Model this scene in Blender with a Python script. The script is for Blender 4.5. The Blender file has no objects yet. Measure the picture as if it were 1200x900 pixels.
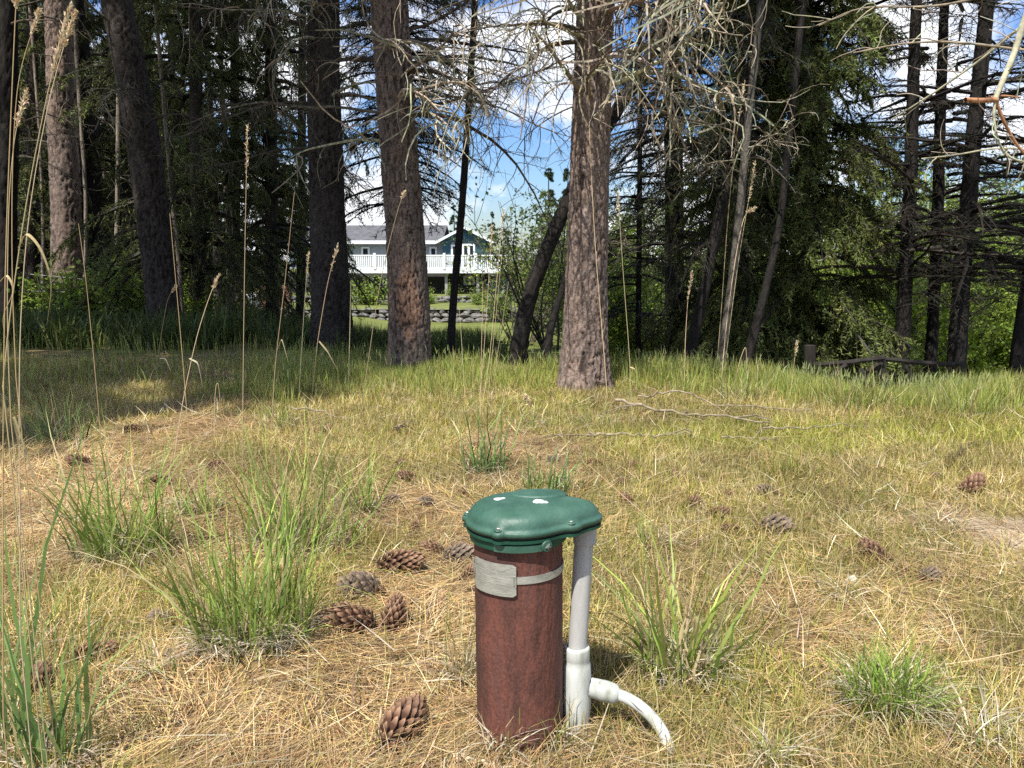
import bpy, math
import numpy as np
from mathutils import Vector, Matrix

# ------------------------------------------------------------------ camera, sky, sun, exposure
SC = bpy.context.scene
PITCH = math.radians(9.5)
EYE = 0.92
FOC = 900.0                      # focal length in pixels of the 1200 px wide photograph
cam_d = bpy.data.cameras.new("camera")
cam_d.sensor_width = 36.0
cam_d.lens = 36.0 * FOC / 1200.0
cam_d.clip_start = 0.05
cam_d.clip_end = 3000.0
cam = bpy.data.objects.new("camera", cam_d)
SC.collection.objects.link(cam)
cam.location = (0, 0, EYE)
cam.rotation_euler = (math.radians(90) - PITCH, 0, 0)
SC.camera = cam

SUN_EL = math.radians(60.0)
SUN_AZ = math.radians(-28.0)      # measured from straight behind the camera, towards its left
to_sun = Vector((math.sin(SUN_AZ) * math.cos(SUN_EL), -math.cos(SUN_AZ) * math.cos(SUN_EL), math.sin(SUN_EL)))
sun_d = bpy.data.lights.new("sun", 'SUN')
sun_d.energy = 5.0
sun_d.angle = math.radians(0.5)
sun_d.color = (1.0, 0.96, 0.88)
sun = bpy.data.objects.new("sun", sun_d)
SC.collection.objects.link(sun)
sun.rotation_euler = to_sun.to_track_quat('Z', 'Y').to_euler()
sun.location = (-6, -6, 12)

W = bpy.data.worlds.new("World")
SC.world = W
W.use_nodes = True
nt = W.node_tree
nt.nodes.clear()
N_ = nt.nodes.new
L_ = nt.links.new
w_out = N_('ShaderNodeOutputWorld')
w_bg = N_('ShaderNodeBackground')
w_bg.inputs[1].default_value = 0.068
sky_n = N_('ShaderNodeTexSky')
sky_n.sky_type = 'NISHITA'
sky_n.sun_disc = False
sky_n.sun_elevation = SUN_EL
sky_n.sun_rotation = math.atan2(to_sun.x, to_sun.y)
sky_n.air_density = 1.3
sky_n.dust_density = 0.4
sky_n.ozone_density = 2.5
w_tc = N_('ShaderNodeTexCoord')
w_cmb = N_('ShaderNodeMapping')
w_cmb.inputs['Scale'].default_value = (1.0, 1.0, 1.7)
w_cmb.inputs['Location'].default_value = (0.35, 0.2, 0.1)
L_(w_tc.outputs['Generated'], w_cmb.inputs[0])
w_noise = N_('ShaderNodeTexNoise')
w_noise.inputs['Scale'].default_value = 4.2
w_noise.inputs['Detail'].default_value = 9.0
w_noise.inputs['Roughness'].default_value = 0.56
w_noise.inputs['Distortion'].default_value = 0.35
L_(w_cmb.outputs[0], w_noise.inputs['Vector'])
w_ramp = N_('ShaderNodeValToRGB')
w_ramp.color_ramp.elements[0].position = 0.462
w_ramp.color_ramp.elements[0].color = (0, 0, 0, 1)
w_ramp.color_ramp.elements[1].position = 0.58
w_ramp.color_ramp.elements[1].color = (1, 1, 1, 1)
L_(w_noise.outputs['Fac'], w_ramp.inputs[0])
w_mix = N_('ShaderNodeMix'); w_mix.data_type = 'RGBA'
L_(w_ramp.outputs[0], w_mix.inputs[0])
w_hue = N_('ShaderNodeHueSaturation')
w_hue.inputs['Saturation'].default_value = 1.18
w_hue.inputs['Value'].default_value = 1.15
L_(sky_n.outputs[0], w_hue.inputs['Color'])
w_tone = N_('ShaderNodeMix'); w_tone.data_type = 'RGBA'; w_tone.blend_type = 'MULTIPLY'; w_tone.inputs[0].default_value = 1.0
w_tone.inputs[7].default_value = (0.76, 0.93, 1.34, 1)
L_(w_hue.outputs[0], w_tone.inputs[6])
L_(w_tone.outputs[2], w_mix.inputs[6])
w_mix.inputs[7].default_value = (12.0, 12.2, 12.7, 1)
L_(w_mix.outputs[2], w_bg.inputs[0])
L_(w_bg.outputs[0], w_out.inputs[0])

SC.view_settings.view_transform = 'Standard'
SC.view_settings.look = 'None'
SC.view_settings.exposure = 0.66
SC.view_settings.gamma = 1.0
SC.render.engine = 'CYCLES'
SC.cycles.max_bounces = 6
SC.cycles.diffuse_bounces = 3
SC.cycles.transmission_bounces = 4
SC.cycles.transparent_max_bounces = 4
SC.cycles.use_denoising = False

# ------------------------------------------------------------------ small helpers
COL = SC.collection
PI = math.pi


def rngof(s):
    return np.random.default_rng(s)


def tag(o, label=None, cat=None, group=None, kind=None):
    if label: o["label"] = label
    if cat: o["category"] = cat
    if group: o["group"] = group
    if kind: o["kind"] = kind
    return o


def empty(name, loc=(0, 0, 0), rz=0.0, label=None, cat=None, group=None):
    o = bpy.data.objects.new(name, None)
    o.empty_display_size = 0.1
    o.location = loc
    o.rotation_euler = (0, 0, rz)
    COL.objects.link(o)
    return tag(o, label, cat, group)


def hsh(ix, iy, seed):
    ix = np.asarray(ix).astype(np.int64); iy = np.asarray(iy).astype(np.int64)
    n = (ix * 374761393 + iy * 668265263 + seed * 974634777) & 0xffffffff
    n = ((n ^ (n >> 13)) * 1274126177) & 0xffffffff
    n = n ^ (n >> 16)
    return (n & 0xffffff) / float(0xffffff)


def vnoise(x, y, seed=0):
    x = np.asarray(x, float); y = np.asarray(y, float)
    ix = np.floor(x); iy = np.floor(y)
    fx = x - ix; fy = y - iy
    fx = fx * fx * (3 - 2 * fx); fy = fy * fy * (3 - 2 * fy)
    a = hsh(ix, iy, seed); b = hsh(ix + 1, iy, seed); c = hsh(ix, iy + 1, seed); d = hsh(ix + 1, iy + 1, seed)
    return (a * (1 - fx) + b * fx) * (1 - fy) + (c * (1 - fx) + d * fx) * fy


def fbm(x, y, seed=0, oct=4):
    s = 0; a = 0.5; t = 0
    for k in range(oct):
        s = s + a * vnoise(x * 2 ** k, y * 2 ** k, seed + k * 17)
        t += a; a *= 0.5
    return s / t


def worley_wrap(x, y, nx, seed):
    """nearest and second nearest cell distance, wrapping in x after nx cells; also the id of the nearest cell"""
    ix = np.floor(x).astype(np.int64); iy = np.floor(y).astype(np.int64)
    f1 = np.full(x.shape, 9.0); f2 = np.full(x.shape, 9.0); cid = np.zeros(x.shape)
    for dx in (-1, 0, 1):
        for dy in (-1, 0, 1):
            cx = ix + dx; cy = iy + dy; wx = np.mod(cx, nx)
            px = cx + hsh(wx, cy, seed); py = cy + hsh(wx, cy, seed + 5)
            d = np.hypot(x - px, y - py)
            m = d < f1
            f2 = np.where(m, f1, np.minimum(f2, d))
            cid = np.where(m, hsh(wx, cy, seed + 9), cid)
            f1 = np.where(m, d, f1)
    return f1, f2, cid


class Geo:
    """collects numpy quads/tris with a per-vertex colour and becomes ONE mesh"""

    def __init__(self):
        self.v = []; self.q = []; self.t = []; self.c = []; self.n = 0

    def add(self, v, q=None, t=None, c=(0.5, 0.5, 0.5)):
        v = np.asarray(v, float).reshape(-1, 3)
        c = np.asarray(c, float)
        if c.ndim == 1:
            c = np.broadcast_to(c, (len(v), 3))
        self.v.append(v); self.c.append(c.reshape(-1, 3))
        if q is not None and len(q): self.q.append(np.asarray(q, np.int64).reshape(-1, 4) + self.n)
        if t is not None and len(t): self.t.append(np.asarray(t, np.int64).reshape(-1, 3) + self.n)
        self.n += len(v)
        return self

    def mesh(self, name, mat=None, smooth=False):
        v = np.concatenate(self.v); c = np.concatenate(self.c)
        q = np.concatenate(self.q) if self.q else np.zeros((0, 4), np.int64)
        t = np.concatenate(self.t) if self.t else np.zeros((0, 3), np.int64)
        me = bpy.data.meshes.new(name)
        me.vertices.add(len(v)); me.vertices.foreach_set("co", v.astype(np.float32).ravel())
        nl = len(q) * 4 + len(t) * 3
        me.loops.add(nl)
        me.loops.foreach_set("vertex_index", np.concatenate([q.ravel(), t.ravel()]).astype(np.int32))
        me.polygons.add(len(q) + len(t))
        st = np.concatenate([np.arange(len(q)) * 4, len(q) * 4 + np.arange(len(t)) * 3]).astype(np.int32)
        me.polygons.foreach_set("loop_start", st)
        me.polygons.foreach_set("use_smooth", np.full(len(q) + len(t), bool(smooth)))
        at = me.color_attributes.new("tint", 'FLOAT_COLOR', 'POINT')
        at.data.foreach_set("color", np.concatenate([c, np.ones((len(c), 1))], 1).astype(np.float32).ravel())
        me.update(calc_edges=True)
        me.validate()
        if mat: me.materials.append(mat)
        return me

    def build(self, name, mat, parent=None, smooth=False, loc=None):
        o = bpy.data.objects.new(name, self.mesh(name, mat, smooth))
        COL.objects.link(o)
        if parent: o.parent = parent
        if loc is not None: o.location = loc
        return o


def share(name, me, parent=None, loc=(0, 0, 0), rot=(0, 0, 0), sc=(1, 1, 1)):
    o = bpy.data.objects.new(name, me)
    COL.objects.link(o)
    o.parent = parent
    o.location = loc; o.rotation_euler = rot
    o.scale = sc if hasattr(sc, '__len__') else (sc, sc, sc)
    return o


def copy_tree(o, parent=None):
    c = o.copy(); COL.objects.link(c); c.parent = parent
    for ch in list(o.children):
        copy_tree(ch, c)
    return c


def box(g, x0, x1, y0, y1, z0, z1, c=(0.5, 0.5, 0.5), M=None):
    v = np.array([(x, y, z) for x in (x0, x1) for y in (y0, y1) for z in (z0, z1)], float)
    if M is not None:
        M = np.array(M); v = v @ M[:3, :3].T + M[:3, 3]
    q = [(0, 1, 3, 2), (4, 6, 7, 5), (0, 4, 5, 1), (2, 3, 7, 6), (0, 2, 6, 4), (1, 5, 7, 3)]
    g.add(v, q, c=c)


def nrm(a):
    return a / np.maximum(np.linalg.norm(a, axis=-1, keepdims=True), 1e-9)


def tubes(g, pts, rad, n=4, c=(0.5, 0.5, 0.5), cap=False):
    """pts (N,K,3), rad (N,K) -> N tubes"""
    pts = np.asarray(pts, float)
    if pts.ndim == 2: pts = pts[None]
    N, K, _ = pts.shape
    rad = np.broadcast_to(np.asarray(rad, float), (N, K))
    tan = np.empty_like(pts)
    tan[:, 1:-1] = pts[:, 2:] - pts[:, :-2]
    tan[:, 0] = pts[:, 1] - pts[:, 0]; tan[:, -1] = pts[:, -1] - pts[:, -2]
    tan = nrm(tan)
    mean = nrm(pts[:, -1] - pts[:, 0])
    ref = np.where(np.abs(mean[:, 2:3]) > 0.8, np.array([[1.0, 0.13, 0]]), np.array([[0.05, 0.02, 1.0]]))[:, None, :]
    a = nrm(np.cross(tan, np.broadcast_to(ref, tan.shape)))
    b = np.cross(tan, a)
    th = np.arange(n) * 2 * PI / n
    ring = pts[:, :, None, :] + rad[:, :, None, None] * (a[:, :, None, :] * np.cos(th)[None, None, :, None] + b[:, :, None, :] * np.sin(th)[None, None, :, None])
    v = ring.reshape(-1, 3)
    i = np.arange(N)[:, None, None] * K * n; k = np.arange(K - 1)[None, :, None] * n; j = np.arange(n)[None, None, :]; j2 = (j + 1) % n
    q = np.stack([i + k + j, i + k + n + j, i + k + n + j2, i + k + j2], -1).reshape(-1, 4)
    c = np.asarray(c, float)
    if c.ndim == 2 and len(c) == N: c = np.repeat(c, K * n, 0)
    g.add(v, q, c=c)
    if cap:
        for e in (0, K - 1):
            vv = np.concatenate([ring[:, e].reshape(-1, 3), pts[:, e]])
            tt = []
            for m in range(N):
                for jj in range(n):
                    f = (m * n + jj, m * n + (jj + 1) % n, N * n + m)
                    tt.append(f if e == 0 else f[::-1])
            cc = c if c.ndim == 1 else np.concatenate([np.repeat(c[::K * n], n, 0), c[::K * n]])
            g.add(vv, t=tt, c=cc)


def grow(rng, start, d, L, K, droop=0.0, wander=0.15, curl=None):
    """polylines that start in direction d, length L, bend down by droop and wander"""
    N = len(start)
    p = np.empty((N, K, 3)); p[:, 0] = start
    d = nrm(np.asarray(d, float)); step = (np.asarray(L) / (K - 1)).reshape(-1, 1)
    ax = rng.normal(size=(N, 3)) * (curl if curl is not None else 0)
    for k in range(1, K):
        p[:, k] = p[:, k - 1] + d * step
        d = d + rng.normal(size=(N, 3)) * wander + np.array([0, 0, -1.0]) * np.asarray(droop).reshape(-1, 1) if np.ndim(droop) else d + rng.normal(size=(N, 3)) * wander + np.array([0, 0, -droop])
        if curl is not None:
            d = d + np.cross(ax, d)
        d = nrm(d)
    return p


def along(pts, t):
    """points and tangents at parameter t (N,M) of polylines (N,K,3)"""
    N, K, _ = pts.shape
    f = np.clip(t, 0, 0.9999) * (K - 1); i = f.astype(int); w = (f - i)[..., None]
    r = np.arange(N)[:, None]
    a = pts[r, i]; b = pts[r, i + 1]
    return a * (1 - w) + b * w, nrm(b - a)


def blades(g, rng, root, length, width, lean, az, curve, c, S=3, crease=False, tipc=None, jit=0.0):
    """ribbons that stand on root; lean = angle from the vertical, curve = further bend along the blade"""
    N = len(root)
    t = np.linspace(0, 1, S + 1)
    ang = lean[:, None] + curve[:, None] * t[None, :]
    step = length[:, None] / S
    hx = np.cumsum(np.concatenate([np.zeros((N, 1)), np.sin(ang[:, :-1]) * step], 1), 1)
    hz = np.cumsum(np.concatenate([np.zeros((N, 1)), np.cos(ang[:, :-1]) * step], 1), 1)
    ca = np.cos(az)[:, None]; sa = np.sin(az)[:, None]
    P = np.stack([root[:, 0:1] + hx * ca, root[:, 1:2] + hx * sa, root[:, 2:3] + hz], -1)
    if jit:
        P[:, 1:] += rng.normal(size=(N, S, 3)) * jit
    tw = az + rng.uniform(-1.2, 1.2, N)
    side = np.stack([-np.sin(tw), np.cos(tw), np.zeros(N)], -1)[:, None, :]
    w = width[:, None] * np.clip(1.12 - t[None, :] ** 1.6, 0.1, 1) * 0.5
    v = np.stack([P - side * w[..., None], P + side * w[..., None]], 2).reshape(N, -1, 3)[:, :2 * S + 1]
    v[:, -1] = P[:, -1]
    nv = 2 * S + 1
    i = np.arange(N)[:, None] * nv; k = np.arange(S - 1)[None, :] * 2
    q = np.stack([i + k, i + k + 1, i + k + 3, i + k + 2], -1).reshape(-1, 4)
    tr_ = np.concatenate([i + 2 * S - 2, i + 2 * S - 1, i + 2 * S], 1)
    c = np.asarray(c)
    if tipc is None:
        cc = np.repeat(c, nv, 0)
    else:
        m = np.repeat(t, 2)[None, :nv, None]
        cc = (c[:, None, :] * (1 - m) + np.asarray(tipc)[:, None, :] * m).reshape(-1, 3)
    g.add(v.reshape(-1, 3), q, tr_, c=cc)


def pick(rng, cols, N, var=0.18):
    cols = np.asarray(cols, float)
    c = cols[rng.integers(0, len(cols), N)]
    return np.clip(c * (1 + rng.normal(size=(N, 1)) * var) * (1 + rng.normal(size=(N, 3)) * 0.05), 0.003, 0.95)


# ------------------------------------------------------------------ pixels of the photograph -> places
FWD = np.array([0, math.cos(PITCH), -math.sin(PITCH)])
UPV = np.array([0, math.sin(PITCH), math.cos(PITCH)])


def ray(u, v):
    return FWD + (u - 600) / FOC * np.array([1.0, 0, 0]) + (450 - v) / FOC * UPV


def at(u, v, y):
    d = ray(u, v)
    return np.array([0, 0, EYE]) + d * (y / d[1])


def sstep(a, b, x):
    t = np.clip((np.asarray(x, float) - a) / (b - a), 0, 1)
    return t * t * (3 - 2 * t)


def terrain(x, y):
    x = np.asarray(x, float); y = np.asarray(y, float)
    right = sstep(0.9, 2.6, x)
    start = 5.75 + 6.2 * sstep(-1.0, -5.0, x + (y - 7) * 0.12) - 1.55 * right
    dd = np.maximum(y - start, 0)
    sf = 0.5 + 0.15 * right
    dd = dd - sf * (1 - np.exp(-dd / sf))
    zm = -(0.105 * np.minimum(dd, 8) + 0.072 * np.maximum(dd - 8, 0))
    zr = -(0.215 * np.minimum(dd, 8) + 0.040 * np.maximum(dd - 8, 0))
    z = zm * (1 - right) + zr * right
    z = np.maximum(z, -2.95 - 0.004 * np.maximum(y - 45, 0))
    near = sstep(14, 5, np.hypot(x, y))
    z = z + near * (0.05 * (fbm(x * 0.9, y * 0.9, 3, 3) - 0.5) + 0.035 * (fbm(x * 4.2, y * 4.2, 8, 3) - 0.5))
    wd = np.exp(-(np.hypot(x - 0.05, y - 1.35) / 0.45) ** 2)
    z = z * (1 - wd) - 0.004 * wd
    z = z + (1 - near) * 0.16 * (fbm(x * 0.35, y * 0.35, 5, 3) - 0.5)
    return z


def tz(x, y):
    return float(terrain(np.array([x]), np.array([y]))[0])


def ground(u, v):
    """where the ray of a pixel meets the ground"""
    d = ray(u, v); o = np.array([0, 0, EYE])
    ts = np.concatenate([np.linspace(0.5, 8, 900), np.linspace(8.02, 60, 1500)])
    P = o + d * ts[:, None]
    hit = np.nonzero(P[:, 2] < terrain(P[:, 0], P[:, 1]))[0]
    k = hit[0] if len(hit) else len(ts) - 1
    p = P[k]
    return np.array([p[0], p[1], tz(p[0], p[1])])


# ------------------------------------------------------------------ materials
MATS = {}


def newmat(name):
    m = bpy.data.materials.new(name); m.use_nodes = True
    m.node_tree.nodes.clear()
    MATS[name] = m
    return m, m.node_tree.nodes.new, m.node_tree.links.new


def mat_strand(name, rough=0.6, trans=0.0, spec=0.25, noise=0.0):
    """colour from the 'tint' of each piece; leaves let some light through"""
    m, N, L = newmat(name)
    out = N('ShaderNodeOutputMaterial'); p = N('ShaderNodeBsdfPrincipled'); a = N('ShaderNodeAttribute'); a.attribute_name = 'tint'
    p.inputs['Roughness'].default_value = rough
    p.inputs['Specular IOR Level'].default_value = spec
    col = a.outputs['Color']
    if noise:
        tc = N('ShaderNodeTexCoord'); nz = N('ShaderNodeTexNoise'); nz.inputs['Scale'].default_value = noise; nz.inputs['Detail'].default_value = 5
        L(tc.outputs['Object'], nz.inputs['Vector'])
        mr = N('ShaderNodeMapRange'); mr.inputs[1].default_value = 0.3; mr.inputs[2].default_value = 0.7; mr.inputs[3].default_value = 0.45; mr.inputs[4].default_value = 1.5
        L(nz.outputs['Fac'], mr.inputs[0])
        mx = N('ShaderNodeVectorMath'); mx.operation = 'SCALE'
        L(col, mx.inputs[0]); L(mr.outputs[0], mx.inputs['Scale'])
        col = mx.outputs[0]
    L(col, p.inputs['Base Color'])
    if trans:
        t = N('ShaderNodeBsdfTranslucent'); L(col, t.inputs['Color'])
        mix = N('ShaderNodeMixShader'); mix.inputs[0].default_value = trans
        L(p.outputs[0], mix.inputs[1]); L(t.outputs[0], mix.inputs[2]); L(mix.outputs[0], out.inputs[0])
    else:
        L(p.outputs[0], out.inputs[0])
    return m


def mat_noise(name, cols, scale=5.0, rough=0.7, bump=0.0, bscale=40.0, stretch=(1, 1, 1), metal=0.0, spec=0.3, coat=0.0, detail=6, pos=None, dist=0.0):
    m, N, L = newmat(name)
    out = N('ShaderNodeOutputMaterial'); p = N('ShaderNodeBsdfPrincipled')
    tc = N('ShaderNodeTexCoord'); mp = N('ShaderNodeMapping'); mp.inputs['Scale'].default_value = stretch
    L(tc.outputs['Object'], mp.inputs['Vector'])
    nz = N('ShaderNodeTexNoise'); nz.inputs['Scale'].default_value = scale; nz.inputs['Detail'].default_value = detail; nz.inputs['Roughness'].default_value = 0.62
    nz.inputs['Distortion'].default_value = dist
    L(mp.outputs[0], nz.inputs['Vector'])
    rp = N('ShaderNodeValToRGB')
    el = rp.color_ramp.elements
    while len(el) < len(cols): el.new(0.5)
    for i, c in enumerate(cols):
        el[i].position = pos[i] if pos else 0.3 + 0.4 * i / max(len(cols) - 1, 1)
        el[i].color = (*c, 1)
    L(nz.outputs['Fac'], rp.inputs[0]); L(rp.outputs[0], p.inputs['Base Color'])
    p.inputs['Roughness'].default_value = rough; p.inputs['Metallic'].default_value = metal
    p.inputs['Specular IOR Level'].default_value = spec
    if coat: p.inputs['Coat Weight'].default_value = coat
    if bump:
        n2 = N('ShaderNodeTexNoise'); n2.inputs['Scale'].default_value = bscale; n2.inputs['Detail'].default_value = 6
        L(mp.outputs[0], n2.inputs['Vector'])
        b = N('ShaderNodeBump'); b.inputs['Strength'].default_value = bump; b.inputs['Distance'].default_value = 0.01
        L(n2.outputs['Fac'], b.inputs['Height']); L(b.outputs[0], p.inputs['Normal'])
    L(p.outputs[0], out.inputs[0])
    return m


M_needle = mat_strand('dry_needles', 0.65, 0.0, 0.3)
M_grass = mat_strand('grass_blades', 0.5, 0.35, 0.3)
M_straw = mat_strand('dry_straw', 0.6, 0.15, 0.25)
M_fir = mat_strand('fir_needles', 0.55, 0.32, 0.25)
M_leaf = mat_strand('shrub_leaves', 0.45, 0.5, 0.3)
M_twig = mat_strand('twig_bark', 0.8, 0.0, 0.15, noise=30)
M_cone = mat_strand('cone_scales', 0.7, 0.0, 0.2, noise=60)
M_bark = mat_strand('pine_bark', 0.85, 0.0, 0.12, noise=75)
M_stone = mat_noise('grey_stone', [(0.06, 0.056, 0.052), (0.15, 0.143, 0.13), (0.25, 0.238, 0.215)], 3, 0.85, 0.5, 12)

# ground
m, N, L = newmat('litter_soil')
out = N('ShaderNodeOutputMaterial'); p = N('ShaderNodeBsdfPrincipled')
a = N('ShaderNodeAttribute'); a.attribute_name = 'tint'
tc = N('ShaderNodeTexCoord')
n1 = N('ShaderNodeTexNoise'); n1.inputs['Scale'].default_value = 55; n1.inputs['Detail'].default_value = 8; n1.inputs['Roughness'].default_value = 0.7; n1.inputs['Distortion'].default_value = 1.2
L(tc.outputs['Object'], n1.inputs['Vector'])
mr = N('ShaderNodeMapRange'); mr.inputs[1].default_value = 0.3; mr.inputs[2].default_value = 0.7; mr.inputs[3].default_value = 0.45; mr.inputs[4].default_value = 1.45
L(n1.outputs['Fac'], mr.inputs[0])
sc_ = N('ShaderNodeVectorMath'); sc_.operation = 'SCALE'
L(a.outputs['Color'], sc_.inputs[0]); L(mr.outputs[0], sc_.inputs['Scale'])
L(sc_.outputs[0], p.inputs['Base Color'])
p.inputs['Roughness'].default_value = 0.9; p.inputs['Specular IOR Level'].default_value = 0.1
bp = N('ShaderNodeBump'); bp.inputs['Strength'].default_value = 0.8; bp.inputs['Distance'].default_value = 0.012
L(n1.outputs['Fac'], bp.inputs['Height']); L(bp.outputs[0], p.inputs['Normal'])
L(p.outputs[0], out.inputs[0])
M_soil = m

# ------------------------------------------------------------------ the ground sheet
def axis(lo, hi, n, k):
    s = np.linspace(-1, 1, n) if lo < 0 else np.linspace(0, 1, n)
    e = np.sinh(s * k) / math.sinh(k)
    return e * hi if lo < 0 else lo + e * (hi - lo)


gx = axis(-400, 400, 211, 6.0)
gy = np.concatenate([np.linspace(-200, -1.0, 24), np.linspace(-0.9, 0.5, 15), 0.5 + axis(0, 900, 240, 6.6)[1:]])
X, Y = np.meshgrid(gx, gy)
Z = terrain(X, Y)


def dirt_patch(x, y):
    c = ground(1178, 625)
    return 0.85 * sstep(0.32, 0.08, np.hypot((x - c[0] - 0.1) * 0.8, (y - c[1]) * 0.9) + 0.75 * (fbm(x * 7, y * 7, 71) - 0.5))


def green_share(x, y):
    """0 = bare needle litter, 1 = short olive grass"""
    g = sstep(0.40, 0.60, fbm(x * 1.1 + 4, y * 1.1, 21, 4) + 0.13 * sstep(0.0, 1.6, x) + 0.03 * sstep(2.6, 4.2, y) + 0.10 * sstep(-0.1, -0.8, x) * sstep(2.0, 2.6, y))
    bare = np.zeros_like(np.asarray(x, float))
    for (u, v, rx, ry) in ((470, 800, 0.36, 0.34), (520, 690, 0.30, 0.34), (330, 850, 0.34, 0.26), (560, 620, 0.3, 0.3), (230, 800, .22, .2)):
        c = ground(u, v)
        bare = np.maximum(bare, sstep(1.25, 0.6, np.hypot((x - c[0]) / rx, (y - c[1]) / ry)))
    return np.clip(g * (1 - 0.9 * bare) * (1 - dirt_patch(x, y)), 0, 1)


gs = green_share(X, Y)[..., None]; dp = dirt_patch(X, Y)[..., None]
far = sstep(6.5, 9, Y)[..., None]
litter = np.array([0.26, 0.175, 0.085]) * (0.75 + 0.5 * fbm(X * 7, Y * 7, 31)[..., None])
turf = np.array([0.19, 0.175, 0.065]) * (0.8 + 0.4 * fbm(X * 5, Y * 5, 33)[..., None])
lawn = np.array([0.15, 0.17, 0.045]) * (0.7 + 0.6 * fbm(X * .4, Y * .4, 35)[..., None])
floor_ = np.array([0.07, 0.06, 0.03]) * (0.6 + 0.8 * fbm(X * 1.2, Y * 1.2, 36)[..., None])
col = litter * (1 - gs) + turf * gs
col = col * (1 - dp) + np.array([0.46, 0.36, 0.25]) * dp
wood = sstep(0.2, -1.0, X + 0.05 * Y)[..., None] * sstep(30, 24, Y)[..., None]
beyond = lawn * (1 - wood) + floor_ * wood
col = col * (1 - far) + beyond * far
ny, nx = X.shape
idx = np.arange(ny * nx).reshape(ny, nx)
quads = np.stack([idx[:-1, :-1], idx[:-1, 1:], idx[1:, 1:], idx[1:, :-1]], -1).reshape(-1, 4)
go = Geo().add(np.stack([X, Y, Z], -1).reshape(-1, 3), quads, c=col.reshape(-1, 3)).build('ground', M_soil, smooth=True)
tag(go, 'uneven forest clearing floor of tan needle litter and dry soil', kind='structure')

# ------------------------------------------------------------------ trees: trunks
def px_path(path, y):
    """path [(u, v, width px)] at depth y -> points and radii, from the base up"""
    P = []; R = []
    for (u, v, w) in path:
        p = at(u, v, y)
        P.append(p); R.append(0.5 * w / FOC * (y * math.cos(PITCH) + (EYE - p[2]) * math.sin(PITCH)))
    return np.array(P), np.array(R)


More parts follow.
